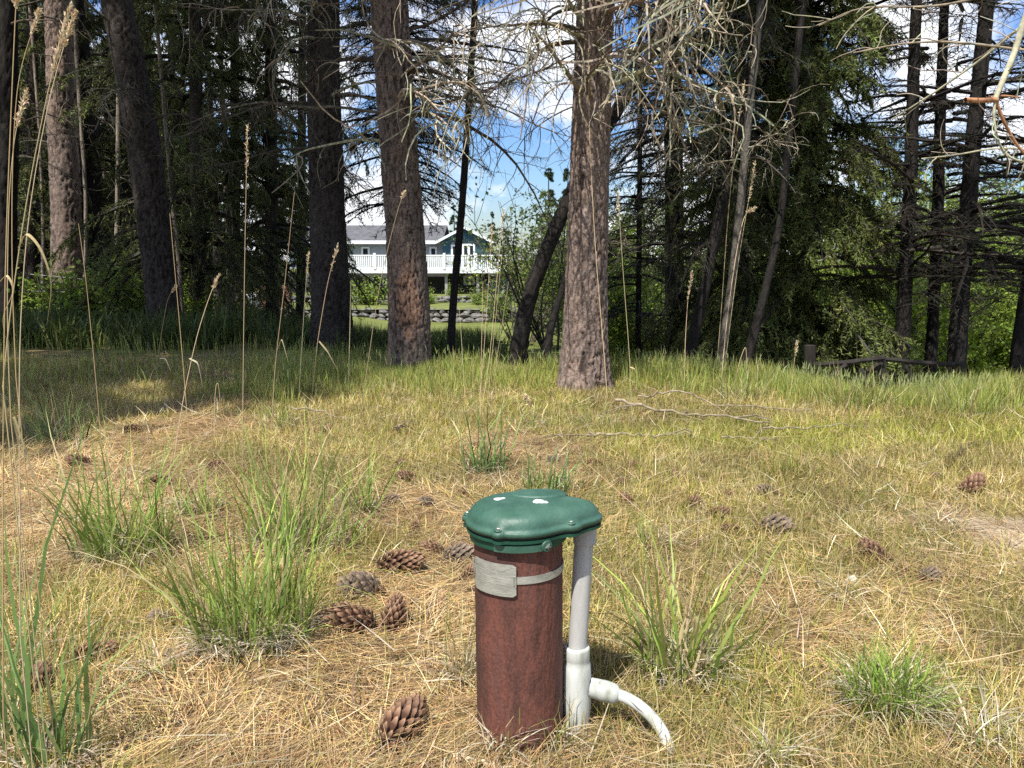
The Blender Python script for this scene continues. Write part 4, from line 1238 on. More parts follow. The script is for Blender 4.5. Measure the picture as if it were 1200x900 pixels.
# raised oval with worn moulded marks at the back of the lid
g = Geo()
n = 48
th2 = np.arange(n) * 2 * PI / n
for_lv = [(1.0, 0.029), (0.98, 0.0385), (0.93, 0.0415), (0.80, 0.0425), (0.4, 0.043)]
V = [np.stack([0.040 + 0.056 * f * np.cos(th2), 0.040 + 0.030 * f * np.sin(th2), np.full(n, z)], -1) for f, z in for_lv]
idx = np.arange(5 * n).reshape(5, n); nx_ = np.roll(idx, -1, 1)
v = np.concatenate(V + [np.array([[0.040, 0.040, 0.043]])])
g.add(v, np.stack([idx[:-1], nx_[:-1], nx_[1:], idx[1:]], -1).reshape(-1, 4), np.stack([idx[-1], nx_[-1], np.full(n, 5 * n)], -1))
g.build('raised_oval', M_green, cap, smooth=True)
# bolts on the ears
for (ta, k) in ((-1.95, 0.0), (-0.50, 0.002), (3.05, 0.0), (1.9, 0.0)):
    i = int((ta % (2 * PI)) / (2 * PI) * NTH)
    r = rim[i] + ear_add[i] - 0.0105
    g = Geo()
    lathe(g, [(0.0, 0.0085), (0.0075, 0.0085), (0.0085, 0.0095), (0.0085, 0.0105), (0.0075, 0.0115), (0.0, 0.0118)], 16, cx=r * math.cos(ta), cy=r * math.sin(ta))
    g.build('ear', M_green, cap, smooth=False)
    g = Geo()
    lathe(g, [(0.0, 0.0119), (0.0046, 0.0119), (0.0046, 0.0142), (0.004, 0.0148), (0.0, 0.0148)], 6, cx=r * math.cos(ta), cy=r * math.sin(ta))
    g.build('bolt', M_bolt, cap, smooth=False)
# front clamp bar with its star-headed screw
g = Geo()
for (a0, a1) in ((-2.05, -1.10),):
    aa = np.linspace(a0, a1, 16)
    for r0, r1, z0, z1 in ((0.0930, 0.0965, -0.031, -0.0185),):
        V = np.concatenate([np.stack([r * np.cos(aa), r * np.sin(aa), np.full(16, z)], -1) for r, z in ((r0, z0), (r1, z0), (r1, z1), (r0, z1))])
        Q = []
        for j in range(4):
            for i in range(15):
                b0 = j * 16; b1 = ((j + 1) % 4) * 16
                Q.append((b0 + i, b0 + i + 1, b1 + i + 1, b1 + i))
        g.add(V, Q + [(0, 16, 32, 48), (15, 63, 47, 31)])
g.build('clamp_bar', M_green, cap)
ta = -1.02
px_, py_ = 0.0915 * math.cos(ta), 0.0915 * math.sin(ta)
R_ = Matrix.Translation((px_, py_, -0.0225)) @ Matrix.Rotation(ta, 4, 'Z') @ Matrix.Rotation(PI / 2, 4, 'Y')


def put(g2, geo, M):
    A = np.array(M)
    for v in geo.v: v[:] = v @ A[:3, :3].T + A[:3, 3]


g = Geo(); lathe(g, [(0.0, -0.002), (0.0112, -0.002), (0.0112, 0.006), (0.0098, 0.0085), (0.0, 0.009)], 20); g.v = [a.copy() for a in g.v]; put(None, g, R_)
g.build('screw_boss', M_green, cap)
g = Geo()
pts = []
for i in range(10):
    r = 0.0062 if i % 2 == 0 else 0.0028
    pts.append((r * math.cos(i * PI / 5), r * math.sin(i * PI / 5), 0.0105))
low = [(p[0], p[1], 0.0088) for p in pts]
v = np.array(pts + low + [(0, 0, 0.0115)])
g.add(v, [(i, (i + 1) % 10, 10 + (i + 1) % 10, 10 + i) for i in range(10)], [(i, (i + 1) % 10, 20) for i in range(10)])
g.v = [a.copy() for a in g.v]; put(None, g, R_)
g.build('star_screw', M_bolt, cap)
# two flaked white spots on the dome


def dome_z(x, y):
    """height of the lid surface over a place of the cap"""
    th = math.atan2(y, x - OX)
    # intersect with the outline scaled about OX
    best = 1.0
    X_ = rim * np.cos(th_) - OX; Y_ = rim * np.sin(th_)
    ang = np.arctan2(Y_, X_); rr_ = np.hypot(X_, Y_)
    o = np.argsort(ang)
    R0 = np.interp(th, ang[o], rr_[o], period=None)
    f = math.hypot(x - OX, y) / R0
    fs = [0, 0.2, 0.4, 0.6, 0.76, 0.85, 0.91, 0.95, 0.975, 1.0]; zs = [0.0389, 0.0388, 0.0382, 0.0368, 0.034, 0.0298, 0.0245, 0.0185, 0.0125, 0.007]
    return float(np.interp(f, fs, zs))


for (sx, sy, a, b, rot, sd) in ((-0.036, 0.012, 0.0105, 0.0075, 0.2, 1), (0.042, -0.012, 0.0150, 0.0100, -0.35, 2)):
    rr = rngof(700 + sd)
    n = 18
    th3 = np.arange(n) * 2 * PI / n
    k = 1 + 0.22 * np.sin(th3 * 3 + sd) + rr.normal(size=n) * 0.10
    x = a * k * np.cos(th3); y = b * k * np.sin(th3)
    X3 = sx + x * math.cos(rot) - y * math.sin(rot); Y3 = sy + x * math.sin(rot) + y * math.cos(rot)
    rings = []
    for f, dz in ((1.0, -0.0008), (0.96, 0.0009), (0.6, 0.0011), (0.25, 0.0010)):
        xx = sx + (X3 - sx) * f; yy = sy + (Y3 - sy) * f
        rings.append(np.stack([xx, yy, np.array([dome_z(p, q) for p, q in zip(xx, yy)]) + dz], -1))
    v = np.concatenate(rings + [np.array([[sx, sy, dome_z(sx, sy) + 0.001]])])
    idx = np.arange(4 * n).reshape(4, n); nx_ = np.roll(idx, -1, 1)
    g = Geo().add(v, np.stack([idx[:-1], nx_[:-1], nx_[1:], idx[1:]], -1).reshape(-1, 4), np.stack([idx[-1], nx_[-1], np.full(n, 4 * n)], -1))
    sp = g.build('white_spot', M_spot, cap)

# identification plate and its strap


def curved_slab(g, r0, r1, a0, a1, zf0, zf1, n=24, cut=0.0):
    aa = np.linspace(a0, a1, n)
    z0 = np.array([zf0(a) for a in aa]); z1 = np.array([zf1(a) for a in aa])
    V = np.concatenate([np.stack([r * np.cos(aa), r * np.sin(aa), z], -1) for r, z in ((r0, z0), (r1, z0), (r1, z1), (r0, z1))])
    Q = []
    for j in range(4):
        for i in range(n - 1):
            b0 = j * n; b1 = ((j + 1) % 4) * n
            Q.append((b0 + i, b0 + i + 1, b1 + i + 1, b1 + i))
    g.add(V, Q + [(0, n, 2 * n, 3 * n), (n - 1, 4 * n - 1, 3 * n - 1, 2 * n - 1)])


FR = -PI / 2                                  # straight towards the camera
PZ = 0.338 - WZ
A0 = FR - math.radians(66); A1 = FR - math.radians(3)
g = Geo()
e_ = math.radians(2.5)
flat = lambda s: (lambda a: PZ + s * (0.0305 - 0.004 * math.exp(-((min(a - A0, A1 - a)) / e_) ** 2)))
curved_slab(g, RC + 0.0042, RC + 0.0054, A0, A1, flat(-1), flat(1), 60)
plate = g.build('id_plate', M_plate, well)
# worn stamped lines on the plate (nothing on it can be read in the photograph)
g = Geo()
for z in (0.013, 0.003, -0.008):
    curved_slab(g, RC + 0.0050, RC + 0.0057, A0 + 0.16, A1 - 0.2, lambda a, z=z: PZ + z - 0.0006, lambda a, z=z: PZ + z + 0.0006, 24)
g.build('stamped_line', M_plate, plate)
g = Geo()
sl = lambda a: 0.0
curved_slab(g, RC + 0.0008, RC + 0.0022, A1 - 0.14, A1 + 2 * PI - (A1 - A0) + 0.10, lambda a: PZ - 0.0075, lambda a: PZ + 0.0065, 120)
g.build('strap', M_plate, well)
for a in (A0 + 0.045, A1 - 0.045):
    g = Geo(); curved_slab(g, RC + 0.0050, RC + 0.0064, a - 0.02, a + 0.02, lambda q: PZ - 0.009, lambda q: PZ + 0.009, 6)
    g.build('strap_slot', M_bolt, well)

# conduit on the right
CX, CY = 0.1285, 0.012
rc = 0.0185
g = Geo()
bend = np.array([(CX - 0.0012 * k, CY - 0.0002 * k, HC - 0.018 - k * 0.0206) for k in range(13)])
tubes(g, bend, np.full((1, 13), rc), 32)
g.build('conduit', M_pvc, well, smooth=True)
g = Geo()
lathe(g, [(rc, HC - 0.052), (rc + 0.0036, HC - 0.051), (rc + 0.0042, HC - 0.048), (rc + 0.0042, HC - 0.014), (rc + 0.003, HC - 0.010), (rc - 0.002, HC - 0.010)], 36, cx=CX, cy=CY)
g.build('coupling', M_pvc, well, smooth=False)
fx, fy = bend[-1, 0] - 0.001, bend[-1, 1]
g = Geo()
zt = bend[-1, 2] + 0.004
lathe(g, [(rc + 0.0005, zt + 0.001), (rc + 0.0058, zt), (rc + 0.0066, zt - 0.004), (rc + 0.0066, zt - 0.024), (rc + 0.0050, zt - 0.028), (rc + 0.0085, zt - 0.036), (rc + 0.0098, zt - 0.06), (rc + 0.0095, zt - 0.12), (rc + 0.006, zt - 0.16), (rc + 0.005, zt - 0.30)], 36, cx=fx, cy=fy)
g.build('tee_fitting', M_white, well, smooth=True)
# side branch, collar and curved hose
zb = zt - 0.072


def wp(u, v, y):
    p = at(u, v, y)
    return (p[0] - WELL[0], p[1] - WELL[1], p[2] - WZ)


yb = WELL[1] + fy - 0.006
hose = np.array([wp(690, 806, yb), wp(704, 810, yb), wp(718, 814, yb), wp(732, 818, yb - 0.006), wp(746, 826, yb - 0.016), wp(758, 836, yb - 0.028), wp(768, 847, yb - 0.042), wp(776, 859, yb - 0.056), wp(782, 872, yb - 0.068), wp(786, 886, yb - 0.076), wp(789, 900, yb - 0.08)])
hf = np.stack([np.interp(np.linspace(0, 10, 41), np.arange(11), hose[:, k]) for k in range(3)], -1)
for _ in range(3): hf[1:-1] = 0.25 * hf[:-2] + 0.5 * hf[1:-1] + 0.25 * hf[2:]
g = Geo(); tubes(g, hf, np.full((1, 41), 0.0115), 24)
g.build('hose', M_white, well, smooth=True)
g = Geo(); tubes(g, hf[0:11], np.array([[0.0185, 0.0185, 0.0190, 0.0195, 0.0200, 0.0205, 0.0205, 0.0202, 0.0196, 0.0186, 0.0135]]), 28)
g.build('hose_collar', M_white, well, smooth=True)

# ------------------------------------------------------------------ stalks, fallen wood, stone
STRAW = [(0.56, 0.44, 0.25), (0.50, 0.38, 0.21), (0.60, 0.50, 0.31)]
GST = 'tall dry grass stalks standing in the clearing'


def px_curve(pts, y0, y1):
    """pixels -> smooth polyline whose depth runs from y0 to y1"""
    m = len(pts)
    P = np.array([at(u, v, y0 + (y1 - y0) * i / (m - 1)) for i, (u, v) in enumerate(pts)])
    s = np.linspace(0, m - 1, 22)
    Q = np.stack([np.interp(s, np.arange(m), P[:, k]) for k in range(3)], -1)
    for _ in range(4): Q[1:-1] = 0.25 * Q[:-2] + 0.5 * Q[1:-1] + 0.25 * Q[2:]
    return Q


def seed_head(g, rng, P, n, w, col):
    """a soft spike of small husks along the polyline P"""
    t = rng.random((1, n)); p, d = along(P[None], t); p = p[0]; d = d[0]
    k = np.sin(np.clip(t[0], 0.03, 1) * PI * 0.94) ** 0.5
    dd = nrm(d * 0.9 + rng.normal(size=(n, 3)) * 0.42)
    l = (w * 2.2) * (0.5 + 0.7 * k)[:, None] * rng.uniform(0.7, 1.2, (n, 1))
    s = nrm(np.cross(dd, rng.normal(size=(n, 3)))) * w * 0.35
    a = p + rng.normal(size=(n, 3)) * w * 0.16 * k[:, None]
    v = np.stack([a, a + dd * l * 0.4 + s, a + dd * l, a + dd * l * 0.4 - s], 1)
    i = np.arange(n)[:, None] * 4
    g.add(v.reshape(-1, 3), np.concatenate([i, i + 1, i + 2, i + 3], 1), c=np.repeat(pick(rng, col, n, 0.15), 4, 0))


def stalk(label, pts, y=None, dy=0.0, head=0.0, w=1.5, seed=0, leaf=None, cols=STRAW, group=GST, name='grass_stalk', cat='grass stalk'):
    rng = rngof(800 + seed)
    if y is None: y = ground(*pts[0])[1]
    P = px_curve(pts, y, y + dy)
    P[0, 2] = min(P[0, 2], tz(P[0, 0], P[0, 1]) - 0.01) if name == 'grass_stalk' else P[0, 2]
    b = P[0].copy(); P = P - b
    s = y / FOC
    root = empty(name, tuple(b), 0, label, cat, group)
    g = Geo(); tubes(g, P, (0.5 * w * s * (0.62 if y > 2 else 0.62) * np.linspace(1.1, 0.6, len(P)))[None], 4, pick(rng, cols, 1)[0])
    # joints of the stem
    g.build('stem', M_straw, root, smooth=True)
    if head:
        k = int(len(P) * (1 - head)); H = P[k:]
        g = Geo(); seed_head(g, rng, H, 80 if y > 2 else 170, 1.25 * w * s if y > 2 else 1.3 * w * s, [(0.62, 0.50, 0.32), (0.54, 0.40, 0.25), (0.68, 0.58, 0.40)])
        g.build('seed_head', M_straw, root)
    if leaf:
        for lp in leaf:
            Q = px_curve(lp, y, y) - b
            g = Geo()
            side = np.array([0.35, 0.7, 0.5]) * 0.5 * w * 1.5 * s
            tt = np.linspace(0, 1, len(Q))[:, None]; ww = np.clip(1.1 - tt ** 2, 0.1, 1)
            v = np.stack([Q - side * ww, Q + side * ww], 1).reshape(-1, 3)
            i = np.arange(len(Q) - 1)[:, None] * 2
            g.add(v, np.concatenate([i, i + 1, i + 3, i + 2], 1), c=pick(rng, STRAW, 1)[0])
            g.build('dry_leaf', M_straw, root)
    return root


S = stalk
S('nearest thick dry stalk at the far left edge, running out of the top', [(4, 900), (3, 560), (6, 300), (16, 60), (20, -20)], 0.95, 0.02, 0.10, 2.6, 1)
S('near dry stalk curving right with a big golden seed head top left', [(2, 470), (10, 380), (30, 240), (55, 110), (82, 5)], 1.0, 0.05, 0.22, 2.6, 2, [[(22, 290), (30, 270), (48, 290), (62, 330), (55, 380)]])
S('near dry stalk beside the golden one with a smaller head bent right', [(24, 800), (23, 560), (22, 400), (32, 250), (60, 100), (88, 14)], 1.02, 0.05, 0.12, 2.3, 3, [[(22, 520), (14, 480), (40, 560), (70, 640)]])
S('near dry stalk with a short side head in front of the left trunks', [(20, 470), (14, 330), (14, 200), (20, 90), (46, 12)], 1.05, 0.04, 0.12, 2.0, 4)
S('near limp seed head drooping at the left edge', [(14, 520), (8, 380), (10, 230), (18, 150), (32, 106)], 1.08, 0.04, 0.25, 2.0, 5, [[(0, 330), (8, 320), (18, 340), (2, 370), (6, 395)]])
S('thin upright dry stalk in front of the reddish pine foot', [(122, 560), (112, 440), (100, 320), (92, 262)], None, 0.1, 0, 1.4, 6)
S('dry stalk with a thin nodding head before the leaning pine foot', [(178, 478), (186, 410), (196, 350), (206, 335)], None, 0.0, 0.2, 1.3, 7, [[(187, 420), (194, 420), (200, 435)]])
S('leaning dry stalk with a brown head crossing another one on the left', [(203, 545), (214, 470), (230, 395), (246, 345), (257, 322)], None, 0.0, 0.22, 1.5, 8, [[(222, 420), (232, 425), (238, 455)]])
S('straight dry stalk crossing the leaning one on the left', [(222, 520), (214, 420), (207, 340), (199, 250)], None, 0.0, 0, 1.3, 9)
S('tall single stalk with a narrow brown head reaching high before the dark firs', [(284, 560), (285, 430), (287, 290), (290, 146)], None, 0.1, 0.16, 1.5, 10)
S('stalk leaning right beside the tall single stalk', [(318, 510), (322, 430), (334, 330), (345, 225)], None, 0.1, 0, 1.3, 11, [[(325, 410), (330, 396), (338, 425)]])
S('short stalk with twin brown heads before the black pine', [(350, 470), (354, 400), (358, 340), (362, 296)], None, 0.0, 0.25, 1.3, 12)
S('leaning stalk with a long tan head before the broad black pine', [(365, 470), (372, 400), (384, 330), (396, 286)], None, 0.0, 0.25, 1.4, 13, [[(374, 400), (384, 412), (397, 436)]])
S('long leaning stalk crossing the foot of the grey leaning pine', [(420, 500), (432, 420), (445, 330), (466, 245), (474, 225)], None, 0.0, 0.10, 1.3, 14)
S('upright stalk between the two thick pines', [(408, 455), (410, 390), (411, 330)], None, 0.0, 0, 1.1, 15)
S('bent stalk broken over in front of the black pine foot', [(252, 520), (251, 480), (253, 450), (256, 448), (258, 470)], None, 0.0, 0, 1.4, 16)
for k, (u0, u1, v1, lab) in enumerate(((556, 548, 420, 'shortest stalk of the pale bunch below the house'), (561, 577, 265, 'leftmost tall stalk of the pale bunch below the house'),
                                       (565, 590, 245, 'tallest stalk of the pale bunch below the house'), (570, 588, 300, 'middle stalk of the pale bunch below the house'),
                                       (575, 596, 330, 'rightmost stalk of the pale bunch below the house'), (563, 566, 330, 'straight stalk of the pale bunch below the house'))):
    S(lab, [(u0, 470 + 4 * k), (u0 + (u1 - u0) * 0.35, 420), (u1, v1)], None, 0.0, 0.12 if k in (1, 2) else 0, 1.2, 20 + k)
S('slanting stalk in front of the stout reddish pine', [(712, 470), (706, 390), (698, 300), (690, 150), (690, 60)], None, 0.2, 0.1, 1.3, 30)
S('thin stalk right of the stout reddish pine, bending at its foot', [(741, 500), (738, 420), (731, 330), (724, 226)], None, 0.0, 0.12, 1.3, 31, [[(738, 430), (744, 432), (748, 450)]])
S('short stalk with a plump pale head before the thin black trunk', [(802, 455), (803, 400), (806, 350), (811, 318)], None, 0.0, 0.35, 1.3, 32)
S('longest pale stalk in front of the dense fir, leaning right', [(838, 450), (845, 370), (853, 250), (864, 150), (873, 96)], None, 0.0, 0.2, 1.5, 33)
S('long pale stalk with a feathered brown head before the grey trunk', [(845, 452), (851, 380), (862, 300), (872, 250), (884, 244)], None, 0.0, 0.2, 1.5, 34)
S('third long pale stalk rising from the same foot before the dense fir', [(847, 450), (853, 400), (866, 300), (885, 190)], None, 0.0, 0.16, 1.4, 35)
S('stalk folded in two at a sharp angle right of the long pale trio', [(860, 455), (866, 425), (874, 403), (875, 420), (875, 448)], None, 0.0, 0, 1.6, 36)
S('stalk arching before the cones right of the cap', [(829, 700), (838, 640), (846, 600), (850, 560)], None, 0.0, 0, 1.8, 37)
S('dark bent stem in the open tuft by the conduit', [(765, 735), (780, 690), (805, 650), (830, 625)], None, 0.0, 0, 2.2, 38, cols=[(0.16, 0.10, 0.07)])
S('pale upright straw before the blackish cone', [(812, 680), (818, 620), (822, 590)], None, 0.0, 0.3, 1.6, 39)
S('thin straw standing left of the large lush tuft', [(120, 640), (125, 560), (133, 500)], None, 0.0, 0, 1.5, 41)
S('dry straw leaning over behind the green cap', [(690, 600), (650, 520), (615, 463)], None, 0.0, 0.15, 1.9, 42)
S('fine stalk before the house deck', [(545, 470), (541, 400), (538, 360)], None, 0.0, 0, 1.0, 43)
S('fine stalk at the right of the tall grass by the fence post', [(925, 470), (930, 430), (934, 400)], None, 0.0, 0.3, 1.2, 44)
GL = 'long straws lying over the short grass'
S('long pale straw arching low over the lime green tuft at lower right', [(890, 766), (960, 756), (1060, 747), (1210, 746)], 1.72, -0.03, 0, 2.6, 50, None, STRAW, GL, 'fallen_straw', 'straw')
S('shorter pale straw below the long arching one', [(890, 786), (940, 780), (1000, 782)], 1.66, 0.02, 0, 2.0, 51, None, STRAW, GL, 'fallen_straw', 'straw')
S('dry stalk lying from the open tuft towards the fallen branch', [(875, 718), (850, 690), (800, 640), (740, 590), (690, 545)], 1.95, 0.9, 0, 2.0, 52, None, STRAW, GL, 'fallen_straw', 'straw')
S('pale frayed straw lying across the bottom edge beside the rusty pipe', [(505, 874), (540, 886), (580, 896), (620, 915)], 1.28, -0.03, 0.8, 3.0, 53, None, STRAW, GL, 'fallen_straw', 'straw')
S('white straw curving over the left foot of the wide tuft', [(118, 690), (150, 668), (185, 682), (205, 690)], 2.15, 0.0, 0, 2.4, 54, None, STRAW, GL, 'fallen_straw', 'straw')

# fallen branches in front of the wood
def lying_branch(label, pts, y0, y1, w, seed, twigs):
    rng = rngof(900 + seed)
    P = px_curve(pts, y0, y1)
    P[:, 2] = np.clip(P[:, 2], terrain(P[:, 0], P[:, 1]) + 0.045, terrain(P[:, 0], P[:, 1]) + 0.10)
    b = P[0].copy(); P = P - b
    root = empty('fallen_branch', tuple(b), 0, label, 'fallen branch', 'fallen bare branches at the edge of the needles')
    P2 = P + rng.normal(size=P.shape) * 0.006
    g = Geo(); tubes(g, P2, (0.34 * w * y0 / FOC * np.linspace(1.1, 0.5, len(P)))[None], 7, (0.25, 0.205, 0.14))
    g.build('bough', M_twig, root, smooth=True)
    for (t, (u, v)) in twigs:
        a, _ = along(P2[None], np.array([[t]])); a = a[0, 0]
        yy = y0 + (y1 - y0) * t
        e = at(u, v, yy) - b
        e[2] = max(e[2], tz(e[0] + b[0], e[1] + b[1]) - b[2])
        m = (a + e) / 2 + np.array([0.01, 0, 0.02])
        g = Geo(); tubes(g, np.array([a, a * .5 + m * .5, m, m * .5 + e * .5, e]), (0.42 * w * 0.6 * y0 / FOC * np.linspace(1, 0.5, 5))[None], 5, (0.20, 0.16, 0.11))
        g.build('twig', M_twig, root, smooth=True)


lying_branch('long bare fallen branch sloping right in front of the tall grass', [(722, 468), (760, 480), (810, 495), (860, 504), (900, 512)], 4.55, 3.95, 5, 1, [(0.45, (806, 486)), (0.5, (815, 506)), (0.2, (700, 490)), (0.75, (905, 492))])
lying_branch('forked fallen branch lying level before the long one', [(690, 515), (720, 509), (760, 513), (808, 517)], 3.75, 3.7, 5, 2, [(0.3, (700, 520)), (0.85, (812, 506)), (0.1, (610, 520))])
lying_branch('arching thin branch over the right end of the long fallen one', [(748, 470), (770, 461), (800, 456), (832, 472), (870, 490), (950, 496)], 4.75, 4.3, 3.4, 3, [(0.7, (912, 497))])
lying_branch('thin pale branch lying at the right of the long fallen one', [(846, 522), (890, 523), (912, 531)], 3.65, 3.6, 3, 4, [(0.6, (915, 528))])
lying_branch('straight pale branch lying on the grass towards the right', [(895, 512), (950, 511), (1018, 508)], 3.85, 3.9, 3.4, 5, [(0.5, (960, 505))])
lying_branch('small dark twig lying before the tall grass on the left', [(340, 478), (372, 480), (392, 488), (408, 492)], 4.3, 4.15, 3, 6, [(0.3, (352, 486))])
lying_branch('curved dark twig on the needles beyond the dark pair of cones', [(464, 500), (468, 510), (476, 498)], 3.85, 3.9, 4, 7, [(0.5, (482, 496))])

rr = rngof(950)


def rock_geo(rng, sx, sy, sz, n=10, m=7):
    th = np.arange(n) * 2 * PI / n; ph = np.linspace(0.02, PI - 0.02, m)
    TH, PH = np.meshgrid(th, ph)
    k = 1 + 0.32 * (fbm(TH * 1.1 + rng.uniform(0, 50), PH * 1.5 + rng.uniform(0, 50), 4, 3) - 0.5) * 2
    k[:, 0] = (k[:, 0] + k[:, -1]) / 2
    v = np.stack([sx * k * np.sin(PH) * np.cos(TH), sy * k * np.sin(PH) * np.sin(TH), sz * k * np.cos(PH)], -1)
    idx = np.arange(n * m).reshape(m, n); nx_ = np.roll(idx, -1, 1)
    return Geo().add(v.reshape(-1, 3), np.stack([idx[:-1], idx[1:], nx_[1:], nx_[:-1]], -1).reshape(-1, 4))


b = ground(999, 684)
o = rock_geo(rr, 0.013, 0.011, 0.014).build('pebble', mat_noise('pale_pebble', [(0.45, 0.40, 0.28), (0.62, 0.57, 0.42)], 30, 0.8), None, True, tuple(b + np.array([0, 0, 0.008])))
tag(o, 'small pale pebble in the olive grass left of the bare dirt', 'pebble')

# ------------------------------------------------------------------ the house across the dip
def flat_mat(name, c, rough=0.7, var=0.15, scale=6):
    c = np.array(c)
    return mat_noise(name, [tuple(c * (1 - var)), tuple(c), tuple(np.minimum(c * (1 + var), 0.95))], scale, rough, 0.05, 30)


M_teal = flat_mat('teal_siding', (0.028, 0.085, 0.115), 0.6)
M_wpaint = flat_mat('white_paint', (0.78, 0.80, 0.80), 0.5, 0.06)
M_roof = flat_mat('grey_shingles', (0.10, 0.10, 0.105), 0.9, 0.35, 2)
M_under = flat_mat('grey_lower_wall', (0.06, 0.057, 0.053), 0.8, 0.25, 1.5)
M_dgrey = flat_mat('deck_boards', (0.32, 0.31, 0.30), 0.8)
M_pale = flat_mat('pale_siding', (0.32, 0.36, 0.38), 0.7, 0.1)
M_blue = flat_mat('blue_tarpaulin', (0.015, 0.06, 0.20), 0.45, 0.3, 1.2)
m, N, L = newmat('window_glass')
out = N('ShaderNodeOutputMaterial'); p = N('ShaderNodeBsdfPrincipled')
p.inputs['Base Color'].default_value = (0.02, 0.03, 0.035, 1); p.inputs['Roughness'].default_value = 0.05; p.inputs['Specular IOR Level'].default_value = 0.7
L(p.outputs[0], out.inputs[0])
M_glass = m


def px_x(u, y):
    return (u - 600) / FOC * (y * math.cos(PITCH) + 0.3)


# two levels of ground held by rock walls
for (nm, y0, y1, zt, x0, x1) in (('terrace', 45.35, 52.4, -2.22, -30, 9), ('terrace', 52.35, 84, -1.93, -34, 12)):
    g = Geo()
    nx_, ny_ = 40, 14
    xx, yy = np.meshgrid(np.linspace(x0, x1, nx_), np.linspace(y0, y1, ny_))
    zz = zt + 0.10 * (fbm(xx * 0.6, yy * 0.6, 12, 3) - 0.5)
    idx = np.arange(nx_ * ny_).reshape(ny_, nx_)
    c = np.array([0.15, 0.17, 0.05]) * (0.7 + 0.6 * fbm(xx, yy, 14, 3)[..., None])
    g.add(np.stack([xx, yy, zz], -1).reshape(-1, 3), np.stack([idx[:-1, :-1], idx[:-1, 1:], idx[1:, 1:], idx[1:, :-1]], -1).reshape(-1, 4), c=c.reshape(-1, 3))
    tag(g.build(nm, M_soil, smooth=True), kind='structure')
rng = rngof(1000)
stone_me = []
for k in range(5):
    rme = rock_geo(rng, 0.36, 0.28, 0.25, 9, 6).mesh('stone', M_stone, False); stone_me.append(rme)
for (y, za, zb, rows, lab) in ((45.2, -2.98, -2.20, 3, 'lower wall of rough grey rocks at the top of the bright lawn'), (52.2, -2.25, -1.80, 2, 'upper wall of rough grey rocks just below the house')):
    root = empty('rock_wall', (-7, y, za), 0, lab, 'rock wall', 'rock walls below the house')
    for r in range(rows):
        x = -16.5 + 0.2 * r
        while x < 3.4:
            w = rng.uniform(0.42, 0.8)
            share('stone', stone_me[int(rng.integers(0, 5))], root, (x + w / 2 + 7, 0.22 * r + rng.uniform(-0.06, 0.06), (r + 0.5) * (zb - za) / rows), (rng.uniform(-.3, .3), rng.uniform(-.3, .3), rng.uniform(0, 6.28)),
                  (w / 0.62, w / 0.62, (zb - za) / rows / 0.40))
            x += w * 0.93

HY = 60.0
HZ = -1.95
house = empty('house', (-6, HY, HZ), 0, 'teal house with white trimmed gable and a long white railed deck behind the trees', 'house')


def hbox(name, mat, x0, x1, y0, y1, z0, z1, parent=None, g=None):
    fresh = g is None
    g = g or Geo()
    box(g, x0 + 6, x1 + 6, y0 - HY, y1 - HY, z0 - HZ, z1 - HZ)
    return g.build(name, mat, parent or house) if fresh else g


def gable_roof(x0, x1, y0, y1, ze, za, th, over, mat, parent, name='roof', axis='y'):
    g = Geo()
    if axis == 'y':
        xm = (x0 + x1) / 2; s = (za - ze) / (xm - x0)
        for sgn in (-1, 1):
            xe = (x0 - over) if sgn < 0 else (x1 + over); zz = ze - over * s
            v = [(xe, y0, zz), (xm, y0, za), (xm, y1, za), (xe, y1, zz)]
            v = v + [(a, b_, c_ + th) for a, b_, c_ in v]
            v = np.array(v) - np.array([-6, HY, HZ])
            g.add(v, [(0, 1, 2, 3), (4, 7, 6, 5), (0, 4, 5, 1), (1, 5, 6, 2), (2, 6, 7, 3), (3, 7, 4, 0)])
    else:
        ym = (y0 + y1) / 2; s = (za - ze) / (ym - y0)
        for sgn in (-1, 1):
            ye = (y0 - over) if sgn < 0 else (y1 + over); zz = ze - over * s
            v = [(x0, ye, zz), (x0, ym, za), (x1, ym, za), (x1, ye, zz)]
            v = v + [(a, b_, c_ + th) for a, b_, c_ in v]
            v = np.array(v) - np.array([-6, HY, HZ])
            g.add(v, [(0, 1, 2, 3), (4, 7, 6, 5), (0, 4, 5, 1), (1, 5, 6, 2), (2, 6, 7, 3), (3, 7, 4, 0)])
    return g.build(name, mat, parent)


def hwin(name, x0, x1, z0, z1, y, panes=1):
    w = empty(name, (0, 0, 0)); w.parent = house
    g = Geo(); f = 0.14
    for a, b_, c_, d_ in ((x0, x1, z0, z0 + f), (x0, x1, z1 - f, z1), (x0, x0 + f, z0 + f, z1 - f), (x1 - f, x1, z0 + f, z1 - f)):
        box(g, a + 6, b_ + 6, y - 0.08 - HY, y + 0.05 - HY, c_ - HZ, d_ - HZ)
    for k in range(1, panes):
        xm = x0 + (x1 - x0) * k / panes
        box(g, xm - 0.1 + 6, xm + 0.1 + 6, y - 0.08 - HY, y + 0.05 - HY, z0 + f - HZ, z1 - f - HZ)
    g.build('frame', M_wpaint, w)
    for k in range(panes):
        a = x0 + f + (x1 - x0 - 2 * f) * k / panes; b_ = x0 + f + (x1 - x0 - 2 * f) * (k + 1) / panes
        g = Geo(); box(g, a + 6.0, b_ + 5.999, y - 0.03 - HY, y + 0.02 - HY, z0 + f - HZ, z1 - f - HZ)
        g.build('pane', M_glass, w)


DZ = -0.10
gx0, gx1 = px_x(519, HY), px_x(571, HY)
gxm = (gx0 + gx1) / 2
